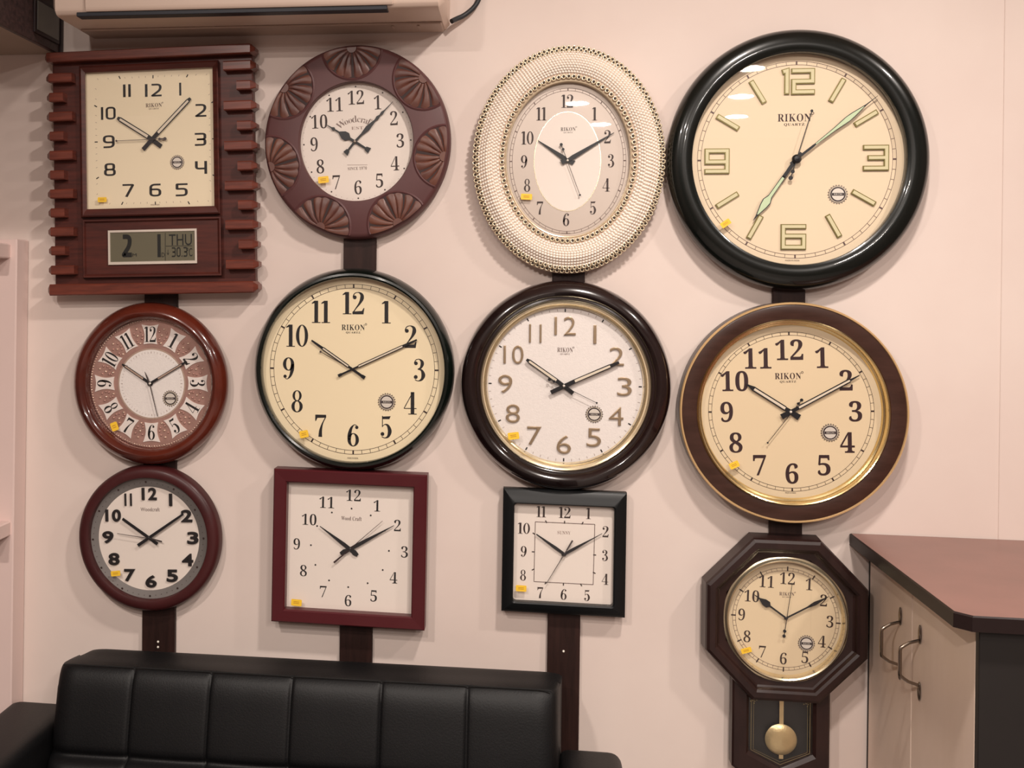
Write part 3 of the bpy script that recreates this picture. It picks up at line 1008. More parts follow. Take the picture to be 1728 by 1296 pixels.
# ---------------------------------------------------------------- 4 big black clock
def clock_big():
    ck = Clock('wall_clock', 'largest round clock, thick glossy black rim and lume numerals', (1342.8, 269.6), .0, .034, 1.005, .995)
    fpart(ck, 'frame', [(176, 30), (179.5, 34), (179.5, 54), (181, 58.5), (186, 61.5), (196, 62.5), (205, 61), (212, 56.5), (217, 50), (220, 41), (221, 32), (218, 18), (211, 15.3)], 'black')
    m = MB()
    m.disc(0, 0, *ck.q(182), ck.dd)
    track(m, ck, 161, 167, 1, .7, 2.8)
    k, ky = ck.kx, ck.ky
    logo(m, ck, 1340.3, 198.5, 56, 13.5, 2)
    m.glyph('MADE IN INDIA', 'sans', *ck.L(1337, 439.5), 2.6 * k, ck.dd + .0005, 1, w=24 * k)
    m.build('dial', ['cream2', 'inksoft', 'inkred'], ck.root, 0)
    f = lambda a, b: (1100 + a / 2.758, 30 + b / 2.758)
    # raised numerals with an olive edge
    t = .19
    paths = {'2': [[(0, 1), (1, 1), (1, .5), (0, .5), (0, 0), (1, 0)]],
             '3': [[(0, 1), (1, 1), (1, 0), (0, 0)], [(.22, .5), ('e1', .5)]],
             '6': [[(1, 1), (0, 1), (0, 0), (1, 0), (1, .54), ('e0', .54)]],
             '9': [[(0, 0), (1, 0), (1, 1), (0, 1), (0, .46), ('e1', .46)]],
             '1': [[(.62, 0), (.62, 1), (0, .97)]]}
    def mitre(pts, w):
        n = len(pts)
        L, R = [], []
        for i, p in enumerate(pts):
            def nrm(a, b):
                l = math.dist(a, b)
                return (-(b[1] - a[1]) / l, (b[0] - a[0]) / l)
            n1 = nrm(pts[max(i - 1, 0)], pts[max(i, 1)])
            n2 = nrm(pts[min(i, n - 2)], pts[min(i + 1, n - 1)])
            c = 1 + n1[0] * n2[0] + n1[1] * n2[1]
            v = ((n1[0] + n2[0]) / c * w / 2, (n1[1] + n2[1]) / c * w / 2)
            L.append((p[0] + v[0], p[1] + v[1]))
            R.append((p[0] - v[0], p[1] - v[1]))
        return R + L[::-1]
    def numeral(chars, px, py, h):
        m = MB()
        for ch, dx, wd in chars:
            cx, cy = ck.L(px + dx, py)
            sw = h * t * ky
            W, H = (wd * k - sw), (h * ky - sw)
            for w2, z0, z1, mi in ((sw, ck.dd, ck.dd + .004, 0), (sw - 3.4 * k, ck.dd + .004, ck.dd + .0052, 1)):
                for pa in paths[ch]:
                    pts = []
                    for (a, b) in pa:
                        x = {'e0': -.5 * W + w2 / 2, 'e1': .5 * W - w2 / 2}.get(a) if isinstance(a, str) else (a - .5) * W
                        pts.append((cx + x, cy + (b - .5) * H))
                    for e, o in ((0, 1), (-1, -2)):          # square ends
                        if isinstance(pa[e][0], str):
                            continue
                        l = math.dist(pts[e], pts[o])
                        pts[e] = tuple(u + (u - v) / l * w2 / 2 for u, v in zip(pts[e], pts[o]))
                    m.prism(mitre(pts, w2), z0, z1, mi, False)
        m.build('numeral', ['lumeedge', 'lumefill'], ck.root, 0)
    numeral([('1', -20, 15), ('2', 8, 40)], *f(680, 297), 44)
    numeral([('3', 0, 43)], *f(1041, 652), 43)
    numeral([('6', 0, 43)], *f(657, 1020), 43)
    numeral([('9', 0, 43)], *f(302, 668), 43)
    bars = {1: ((893, 285), (830, 392)), 2: ((1048, 437), (942, 500)), 4: ((930, 808), (1037, 868)), 5: ((815, 918), (873, 1020)), 7: ((508, 922), (448, 1028)), 8: ((400, 818), (300, 880)), 10: ((302, 458), (403, 518)), 11: ((460, 295), (523, 398))}
    for h, (a, b) in bars.items():
        p, q = ck.L(*f(*a)), ck.L(*f(*b))
        m = MB()
        m.line(p, q, 9 * k, ck.dd + .004, 0, ck.dd)
        u = ((q[0] - p[0]), (q[1] - p[1]))
        l = math.hypot(*u)
        e = 2 * k / l
        m.line((p[0] + u[0] * e, p[1] + u[1] * e), (q[0] - u[0] * e, q[1] - u[1] * e), 5.6 * k, ck.dd + .0052, 1, ck.dd + .004)
        m.build('hour_bar', ['lumeedge', 'lumefill'], ck.root, 0)
    pv = f(668, 660)
    hand(ck, 'hour_hand', f(468, 945), f(690, 628), [(-1, 0, 2, 2.6), (0, .28, 3.4, 3), (.28, .29, 3, 3.2), (.28, .60, 3.2, 3.6), (.60, .68, 3.6, 7.6), (.68, .76, 7.6, 6.4), (.76, .92, 6.4, 1.4), (.92, 1, 1.4, .4), (.30, .61, 2.1, 2.6, 1), (.61, .68, 2.6, 6.2, 1), (.68, .76, 6.2, 5, 1), (.76, .90, 5, .7, 1)], ck.dd + .007, ['hand', 'lume'], piv=pv)
    hand(ck, 'minute_hand', f(1046, 366), f(640, 682), [(-1, 0, 2, 2.4), (0, .22, 2.2, 2), (.22, .48, 1.6, 3.0), (.48, .63, 3, 5.2), (.63, .70, 5.2, 4.6), (.70, .86, 4.6, 1), (.86, 1, 1, .3), (.24, .48, .9, 2, 1), (.48, .63, 2, 4.0, 1), (.63, .70, 4.0, 3.3, 1), (.70, .83, 3.3, .4, 1)], ck.dd + .009, ['hand', 'lume'], piv=pv)
    hand(ck, 'second_hand', f(738, 437), f(640, 748), [(-1, 1, .8, .6)], ck.dd + .011, 'hand', dots=((1, 2.4), (-1, 3.8), (-.66, 3.4)), piv=pv)
    cap(ck, 8., ck.dd + .012, 'hand', pv)
    badge(ck, 1413.6, 328, 17)
    glass(ck, 179.5, .050)
    sticker(ck, 1224.5, 377, 18, 10, -35, .050)

# ---------------------------------------------------------------- 5 rose clock
def clock_rose():
    ck = Clock('wall_clock', 'small round red-brown clock with rose metal dial and white number plaques', (255, 646.7), -.007, .026, .975, 1.025)
    fpart(ck, 'frame', [(104, 24), (107, 27), (107, 40), (109, 48), (113, 55), (118, 58.5), (123, 57), (128, 50), (132, 40), (133.5, 30), (131, 19), (125, 15.3)], 'mahog')
    m = MB()
    m.disc(0, 0, *ck.q(109), ck.dd, 0)
    k, ky = ck.kx, ck.ky
    # raised beads round the dial edge
    for i in range(150):
        x, y = ck.pol(104, i * 2.4)
        m.sphere((x, y, ck.dd + .0005), 1.35 * k, 2, 6, 3, True)
    for n in range(12):                                   # filigree knots between the plaques
        for j, (r, da) in enumerate(((68, 0), (74, -3.2), (75, 3.4), (81, -1), (86, -4.5), (87, 4), (92, 0), (80, 5), (70, -3))):
            x, y = ck.pol(r, n * 30 + 15 + da)
            m.sphere((x, y, ck.dd), 2.0 * k, 2 if j % 3 == 0 else 0, 6, 3, True)
    cen = ck.L(256, 647.5)
    m.ring(*cen, ck.q(55.5), ck.q(58.5), ck.dd + .0006, 2)
    m.disc(*cen, *ck.q(56), ck.dd + .0009, 1)
    for i in range(60):
        m.line(ck.pol(50, i * 6, cen), ck.pol(53, i * 6, cen), (.9 if i % 5 == 0 else .4) * k, ck.dd + .0012, 3)
    logo(m, ck, 255.5, 615.5, 20, 5.5, 4)
    m.build('dial', ['rose', 'white2', 'rosebead', 'inkfaint', 'inksoft'], ck.root, 40)
    for n in range(1, 13):
        a = radians(n * 30)
        x, y = ck.pol(80.5, n * 30)
        rot = -a
        # plaque: concave sides, wider at the outer end
        pts = []
        hi, ho, hh = 11.5, 14.5, 16.8
        for t in range(9):
            s = t / 8
            pts.append((ho - (ho - hi) * s - 3.4 * sin(pi * s), hh - 2 * hh * s))
        for t in range(1, 8):
            s = t / 8
            pts.append((hi - 2 * hi * s, -hh + 1.6 * sin(pi * s)))
        for t in range(9):
            s = 1 - t / 8
            pts.append((-(ho - (ho - hi) * s - 3.4 * sin(pi * s)), hh - 2 * hh * s))
        for t in range(1, 8):
            s = t / 8
            pts.append((-ho + 2 * ho * s, hh - 2.2 * sin(pi * s)))
        c, s_ = cos(rot), sin(rot)
        w = [(x + (u * c - v * s_) * k, y + (u * s_ + v * c) * ky) for u, v in pts]
        mm = MB().prism(w, ck.dd, ck.dd + .002, 0)
        tr = rot if n in (12, 1, 2, 3, 9, 10, 11) else rot + pi
        mm.glyph(str(n), 'bodoni', x, y, 25 * k, ck.dd + .0023, 1, rot=tr, sx=.78 if n > 9 else .9)
        mm.build('numeral_plaque', ['panelwhite', 'ink'], ck.root, 0)
    f = lambda a, b: (100 + a / 4.18, 490 + b / 4.18)
    pv = f(646, 655)
    hand(ck, 'hour_hand', f(448, 520), f(662, 666), baton(2.2, s=.25, e=.9), ck.dd + .004, ['hand', 'rosebead'], piv=pv)
    hand(ck, 'minute_hand', f(905, 500), f(630, 665), baton(2., s=.22, e=.86), ck.dd + .006, ['hand', 'rosebead'], piv=pv)
    hand(ck, 'second_hand', f(702, 887), f(612, 572), [(-1, -.5, .3, 1.3), (-.5, 0, 1.3, 1), (0, 1, .8, .5)], ck.dd + .008, 'handgrey', piv=pv)
    cap(ck, 2., ck.dd + .008, 'badgesilver', pv)
    badge(ck, 287.8, 672.3, 13.5)
    glass(ck, 107, .038)
    sticker(ck, 193.3, 719.7, 12, 14, -20, .038)

# ---------------------------------------------------------------- 6 green-black ring clock
def clock_bodoni():
    ck = Clock('wall_clock', 'round cream clock with thin dark green-black rim and heavy black numerals', (596.5, 623), .008, .030, .99, 1.0)
    fpart(ck, 'frame', [(153, 26), (155.5, 30), (155.5, 52), (157, 58), (160, 61), (163.5, 60), (166.5, 54), (169, 44), (170.5, 32), (168, 18), (163, 15.3)], 'greenblack')
    m = MB()
    m.disc(0, 0, *ck.q(157), ck.dd)
    track(m, ck, 137, 143.5, 2, .7, 2.6)
    ringnums(m, ck, 111.5, 37.5, 'bodoni', 1)
    logo(m, ck, 596, 552.5, 39, 9.5, 1)
    k = ck.kx
    m.glyph('MADE IN INDIA', 'sans', *ck.L(595.5, 773), 2.4 * k, ck.dd + .0005, 2, w=18 * k)
    m.build('dial', ['cream3', 'ink', 'inkbrown'], ck.root, 0)
    f = lambda a, b: (420 + a / 3.6, 440 + b / 3.6)
    pv = f(630, 658)
    hand(ck, 'second_hand', f(437, 552), f(660, 675), [(-1, 1, .5, .35)], ck.dd + .003, 'handgrey', dots=((1, 1.7),), piv=pv)
    hand(ck, 'hour_hand', f(383, 483), f(706, 711), [(-1, -.75, 3, 2.6), (-.75, 0, 2., 2.), (0, .1, 2, 1.8), (.1, .72, 1.1, 1.1, 1), (.1, .72, .75, .75, 0, 1.9), (.1, .72, .75, .75, 0, -1.9), (.72, 1, 2.2, 1.3)], ck.dd + .004, ['hand', 'handwhite'], piv=pv)
    hand(ck, 'minute_hand', f(1022, 480), f(545, 698), [(-1, -.75, 2.4, 2.2), (-.75, .1, 1.5, 1.5), (.1, .78, 1.1, 1.1, 1), (.1, .78, .7, .7, 0, 1.8), (.1, .78, .7, .7, 0, -1.8), (.78, 1, 2.2, 1.4)], ck.dd + .006, ['hand', 'handwhite'], piv=pv)
    badge(ck, 652.8, 678.3, 15)
    glass(ck, 155.5, .046)
    sticker(ck, 513, 732.5, 15, 12, -12, .046)

# ---------------------------------------------------------------- 7 walnut gold clock
def clock_walnut():
    ck = Clock('wall_clock', 'round clock with stepped glossy dark walnut rim and raised gold numerals', (952.5, 649.8), .017, .032, 1.0, .995)
    fpart(ck, 'frame', [(142, 30), (142, 46), (144, 50), (147, 52), (150, 51), (151.5, 53), (155, 59), (160, 62), (166, 60), (171, 53), (173, 51), (175.5, 45), (177.5, 34), (175, 18), (169, 15.3)], 'walnut')
    fpart(ck, 'bezel', [(130, 30), (131.5, 33), (133, 42), (135, 44), (136.5, 43), (140, 52), (143, 54), (144.5, 51), (144.5, 46)], 'goldpale')
    m = MB()
    m.disc(0, 0, *ck.q(134), ck.dd)
    for i in range(60):
        b = i % 5 == 0
        m.line(ck.pol(124 if b else 125.5, i * 6), ck.pol(129.3, i * 6), (2.2 if b else .7) * ck.kx, ck.dd + .0005, 1 if b else 2)
    logo(m, ck, 953.5, 590.5, 26, 8, 3)
    m.build('dial', ['white2', 'ink', 'inkfaint', 'inksoft'], ck.root, 0)
    for n in range(1, 13):
        x, y = ck.pol(100.5, n * 30)
        MB().glyph(str(n), 'gold3d', x, y, 31 * ck.ky, ck.dd, 0, w={10: 34, 11: 21, 12: 36, 1: 5}.get(n, 24) * ck.kx).build('numeral', 'goldnum', ck.root)
    f = lambda a, b: (770 + a / 3.503, 460 + b / 3.503)
    pv = f(635, 667)
    hand(ck, 'hour_hand', f(415, 512), f(690, 712), baton(3.5, s=.2, e=.93), ck.dd + .008, ['hand', 'handwhite'], piv=pv)
    hand(ck, 'minute_hand', f(960, 529), f(558, 706), baton(3.5, s=.2, e=.84), ck.dd + .010, ['hand', 'handwhite'], piv=pv)
    hand(ck, 'second_hand', f(828, 767), f(550, 629), [(-1, 1, .6, .4)], ck.dd + .012, 'hand', dots=((1, 1.6), (-1, 2.8), (-.68, 2.4)), piv=pv)
    cap(ck, 2.2, ck.dd + .012, 'badgesilver', pv)
    badge(ck, 1002.7, 699, 15)
    glass(ck, 140, .050)
    sticker(ck, 866.5, 735.5, 19, 12, -8, .050)

# ---------------------------------------------------------------- 8 chocolate clock
def clock_choc():
    ck = Clock('wall_clock', 'round clock with flat chocolate rim edged in gold and cream dial', (1334, 694.5), -.013, .034, 1.025, .985)
    fpart(ck, 'case', [(182, 52), (185, 50), (186.5, 40), (186.5, 15), (175, 15.3)], 'chocdark')
    fpart(ck, 'frame', [(155, 46), (158, 54), (161, 55), (183, 57), (185.5, 56)], 'choc')
    fpart(ck, 'rim_trim', [(184.5, 55), (186, 58.5), (188, 58.5), (189.2, 55.5), (188, 51), (185.5, 49)], 'goldsatin')
    fpart(ck, 'bezel', [(146, 32), (148, 34), (150, 40), (153, 42), (154, 50), (156, 57), (158, 58.5), (160, 55)], 'gold')
    m = MB()
    m.disc(0, 0, *ck.q(152), ck.dd)
    track(m, ck, 131, 136.5, 2, .6, 2.6)
    ringnums(m, ck, 106, 34.5, 'serif', 1, sx=.92)
    logo(m, ck, 1329.5, 634.5, 44, 11, 1)
    m.glyph('MADE IN INDIA', 'sans', *ck.L(1334, 831.5), 2.2 * ck.kx, ck.dd + .0005, 2, w=18 * ck.kx)
    m.build('dial', ['tan', 'inkred', 'inkbrown'], ck.root, 0)
    f = lambda a, b: (1120 + a / 3.086, 480 + b / 3.086)
    pv = f(658, 662)
    hand(ck, 'hour_hand', f(428, 518), f(704, 692), [(-1, -.3, 5.4, 4.4), (-.3, .12, 4, 3.4), (.12, .82, 2.2, 2, 1), (.12, .82, 1.1, 1.1, 0, 3), (.12, .82, 1.1, 1.1, 0, -3), (.82, .92, 4.6, 2.2), (.92, 1, 2.2, 1)], ck.dd + .004, ['hand', 'handwhite'], piv=pv)
    hand(ck, 'minute_hand', f(1015, 472), f(610, 688), [(-1, -.3, 5, 4), (-.3, .12, 3.6, 3), (.12, .86, 1.8, 1.5, 1), (.12, .86, 1, .9, 0, 2.6), (.12, .86, 1, .9, 0, -2.6), (.78, .88, 2.8, 2), (.88, 1, 1.7, .8)], ck.dd + .006, ['hand', 'handwhite'], piv=pv)
    hand(ck, 'second_hand', f(537, 822), f(713, 600), [(-1, 1, .6, .4)], ck.dd + .008, 'hand', dots=((1, 1.6), (-1, 2.8), (-.7, 2.5)), piv=pv)
    cap(ck, 2.4, ck.dd + .008, 'badgesilver', pv)
    badge(ck, 1400.6, 730, 16)
    glass(ck, 153, .048)
    sticker(ck, 1239, 784.6, 17, 11, -25, .048)

# ---------------------------------------------------------------- 9 plum clock with grey ring
def clock_plum():
    ck = Clock('wall_clock', 'small round plum-brown clock with grey minute ring and bold black numerals', (253.5, 906.8), -.007, .026, .98, 1.01)
    fpart(ck, 'frame', [(98, 24), (101, 26), (101.5, 43), (103, 47), (107, 49), (115, 47), (119, 43), (121, 36), (121, 17), (116, 15.3)], 'plum')
    m = MB()
    m.disc(*ck.L(251.5, 907.5), *ck.q(88), ck.dd, 0)
    logo(m, ck, 253.5, 859.5, 32, 6, 1, 'Woodcraft', 'sans', False, reg=False)
    m.build('dial', ['white', 'inksoft'], ck.root, 0)
    m = MB()
    off = ck.L(251, 908.5)
    z = lambda r: .027 + (r - 86) / 15 * .006
    m.lathe([(*ck.q(86.5, z(86.5)), ck.dd), (*ck.q(87, z(87)), z(87)), (*ck.q(102, z(102)), z(102))], 120, 0, *off)
    for i in range(60):
        r = 94 if i % 5 else 95
        x, y = ck.pol(r, i * 6 - 1, off)
        q = (1.7 if i % 5 == 0 else .6) * ck.kx
        m.disc(x, y, q, q, z(r) + .0016, 1, 12)
    m.build('chapter_ring', ['greyring', 'inkbrown'], ck.root)
    for n in range(1, 13):
        x, y = ck.pol(73, n * 30)
        MB().glyph(str(n), 'sansbold', x + .4 * ck.kx, y, 20.5 * ck.ky, ck.dd, 0, w={10: 26, 11: 12, 12: 25, 1: 5}.get(n, 18.5) * ck.kx).build('numeral', 'ink', ck.root, 30)
    f = lambda a, b: (110 + a / 3.81, 770 + b / 3.81)
    pv = f(543, 518)
    hand(ck, 'hour_hand', f(375, 398), f(600, 560), [(-1, 1, 2.6, 2.2)], ck.dd + .006, 'hand', piv=pv)
    hand(ck, 'minute_hand', f(767, 366), f(475, 568), [(-1, 1, 2.5, 1.7)], ck.dd + .008, 'hand', piv=pv)
    hand(ck, 'second_hand', f(345, 490), f(632, 542), [(-1, -.3, 1.2, 1), (-.3, 1, .6, .35)], ck.dd + .010, 'handgrey', piv=pv)
    cap(ck, 2.6, ck.dd + .010, 'hand', pv)
    glass(ck, 101.5, .040)
    sticker(ck, 195.3, 967.6, 16, 8.5, -6, .040)

# ---------------------------------------------------------------- square clocks
def frame_sq(ck, outer, inner, mats, w, wf, wi, bev, round_in=0.):
    """outer/inner: half sizes (x0,x1,y0,y1) local; four mitred members in one frame"""
    m = MB()
    def loop(x0, x1, y0, y1, r):
        pts = []
        for cx, cy, a0 in ((x1 - r, y1 - r, 0), (x0 + r, y1 - r, 90), (x0 + r, y0 + r, 180), (x1 - r, y0 + r, 270)):
            for t in range(7):
                a = radians(a0 + 15 * t)
                pts.append((cx + r * cos(a), cy + r * sin(a)))
        return pts
    ox0, ox1, oy0, oy1 = outer
    ix0, ix1, iy0, iy1 = inner
    loops = [(loop(ox0 + bev, ox1 - bev, oy0 + bev, oy1 - bev, 1e-5), .0145), (loop(ox0, ox1, oy0, oy1, 1e-5), .016), (loop(ox0, ox1, oy0, oy1, 1e-5), wf - bev), (loop(ox0 + bev, ox1 - bev, oy0 + bev, oy1 - bev, 1e-5), wf),
             (loop(ix0 - .003, ix1 + .003, iy0 - .003, iy1 + .003, max(round_in, 1e-5)), wi), (loop(ix0, ix1, iy0, iy1, max(round_in, 1e-5)), wi - .003), (loop(ix0, ix1, iy0, iy1, max(round_in, 1e-5)), ck.dd - .002)]
    n = 28
    vs = [(p[0], p[1], z) for l, z in loops for p in l]
    fs = []
    for j in range(len(loops) - 1):
        for i in range(n):
            i2 = (i + 1) % n
            fs.append((j * n + i, j * n + i2, (j + 1) * n + i2, (j + 1) * n + i))
    m.add(vs, fs)
    return m.build('frame', mats, ck.root, 30)

def clock_red():
    ck = Clock('wall_clock', 'tilted square clock in a plain dark red frame with dotted white dial', (590.8, 925.5), .035, .028)
    k, ky = ck.kx, ck.ky
    U = lambda px, py, w: ck.L(px, py, w)
    w = .055
    o = (U(459.5, 922, w)[0], U(718.5, 930, w)[0], U(586.5, 1057, w)[1], U(592, 796.5, w)[1])
    i = (U(481.2, 922, w)[0], U(695.5, 930, w)[0], U(586.5, 1035.5, w)[1], U(592, 819, w)[1])
    frame_sq(ck, o, i, 'redframe', w, .055, .053, .003)
    m = MB()
    m.poly([(i[0] - .004, i[2] - .004), (i[1] + .004, i[2] - .004), (i[1] + .004, i[3] + .004), (i[0] - .004, i[3] + .004)], ck.dd)
    f = lambda a, b: (440 + a / 3.813, 780 + b / 3.813)
    nums = {12: (597, 213), 1: (748, 280), 2: (880, 407), 3: (925, 577), 4: (855, 743), 5: (727, 860), 6: (562, 890), 7: (402, 832), 8: (275, 697), 9: (232, 525), 10: (312, 368), 11: (425, 258)}
    for n, q in nums.items():
        m.glyph(str(n), 'serifthin', *ck.L(*f(*q)), 19 * ky, ck.dd + .0005, 1, sx=.92)
    for q in ((585, 298), (708, 342), (798, 440), (825, 570), (785, 693), (688, 778), (563, 803), (440, 760), (352, 660), (323, 533), (363, 410), (458, 323)):
        x, y = ck.L(*f(*q))
        m.disc(x, y, 1.5 * k, 1.5 * k, ck.dd + .0005, 1, 12)
    m.glyph('Wood Craft', 'seriflogo', *ck.L(*f(584, 362)), 6.5 * k, ck.dd + .0005, 2, w=34 * k)
    m.build('dial', ['white', 'ink', 'inksoft'], ck.root, 0)
    pv = f(576, 555)
    hand(ck, 'hour_hand', f(382, 408), f(626, 597), [(-1, -.6, 2.6, 4.4), (-.6, 0, 4.4, 2.8), (0, .2, 2.8, 3.2), (.2, 1, 3.2, .4)], ck.dd + .004, 'hand', piv=pv)
    hand(ck, 'minute_hand', f(860, 403), f(515, 584), [(-1, -.6, 2.4, 4.2), (-.6, 0, 4.2, 2.6), (0, .18, 2.6, 3.2), (.18, 1, 3.2, .4)], ck.dd + .006, 'hand', piv=pv)
    hand(ck, 'second_hand', f(787, 373), f(475, 640), [(-1, -.4, 1.6, 1), (-.4, 1, .6, .3)], ck.dd + .008, 'inkred', piv=pv)
    cap(ck, 3., ck.dd + .008, 'hand', pv)
    glass(ck, w=.044, pts=[(i[0], i[2]), (i[1], i[2]), (i[1], i[3]), (i[0], i[3])])
    sticker(ck, 500.3, 1016.8, 18, 11, 2, .044)

def clock_black_square():
    ck = Clock('wall_clock', 'smallest square clock, black frame, inner thin square on white dial', (951.7, 934.4), .033, .026)
    k, ky = ck.kx, ck.ky
    U = lambda px, py, w: ck.L(px, py, w)
    w = .045
    o = (U(847.5, 930, w)[0], U(1057, 938, w)[0], U(950, 1039, w)[1], U(953.5, 829, w)[1])
    i = (U(866.8, 930, w)[0], U(1036, 938, w)[0], U(949.5, 1020, w)[1], U(953, 853.5, w)[1])
    frame_sq(ck, o, i, 'blackframe', w, .040, .046, .006, .007)
    m = MB()
    m.poly([(i[0] - .004, i[2] - .004), (i[1] + .004, i[2] - .004), (i[1] + .004, i[3] + .004), (i[0] - .004, i[3] + .004)], ck.dd)
    f = lambda a, b: (820 + a / 5.185, 810 + b / 5.185)
    nums = {11: (485, 277), 12: (690, 285), 1: (898, 293), 2: (1047, 452), 3: (1042, 660), 4: (1043, 868), 5: (885, 1010), 6: (680, 1000), 7: (475, 985), 8: (325, 832), 9: (330, 625), 10: (333, 422)}
    for n, q in nums.items():
        m.glyph(str(n), 'bodoni', *ck.L(*f(*q)), 18.5 * ky, ck.dd + .0005, 1, sx={10: 1.08, 12: 1.08}.get(n, 1.02))
    c4 = [f(432, 365), f(953, 388), f(938, 915), f(420, 888)]
    for a, b in zip(c4, c4[1:] + c4[:1]):
        m.line(ck.L(*a), ck.L(*b), 1.1 * k, ck.dd + .0005, 2)
    for q in ((530, 370), (688, 375), (842, 382), (945, 655), (942, 808), (830, 912), (678, 905), (525, 895), (418, 780), (420, 628), (425, 472)):
        x, y = ck.L(*f(*q))
        l = math.hypot(x, y)
        m.line((x * (1 - 1.2 * k / l), y * (1 - 1.2 * k / l)), (x * (1 + 3.6 * k / l), y * (1 + 3.6 * k / l)), 1.8 * k, ck.dd + .0006, 1)
    m.glyph('SUNNY', 'seriflogo', *ck.L(951.8, 898.8), 5.6 * k, ck.dd + .0005, 3, w=22 * k)
    m.build('dial', ['white', 'inkbrown', 'inksoft', 'inkfaint'], ck.root, 0)
    pv = f(684, 643)
    hand(ck, 'hour_hand', f(440, 470), f(700, 655), [(-1, .3, 2.4, 2.6), (.3, 1, 2.6, .9)], ck.dd + .004, 'hand', piv=pv)
    hand(ck, 'minute_hand', f(1015, 463), f(664, 655), [(-1, .25, 2.2, 2.4), (.25, .8, 2.4, .7), (.8, 1, .7, .4)], ck.dd + .006, 'hand', piv=pv)
    hand(ck, 'second_hand', f(527, 900), f(757, 522), [(-1, -.3, 1.4, 1.2), (-.3, 1, .7, .45)], ck.dd + .008, 'handgrey', piv=pv)
    cap(ck, 3., ck.dd + .008, 'hand', pv)
    glass(ck, w=.037, pts=[(i[0], i[2]), (i[1], i[2]), (i[1], i[3]), (i[0], i[3])])
    sticker(ck, 879.4, 992.8, 18, 10.5, 1, .037)

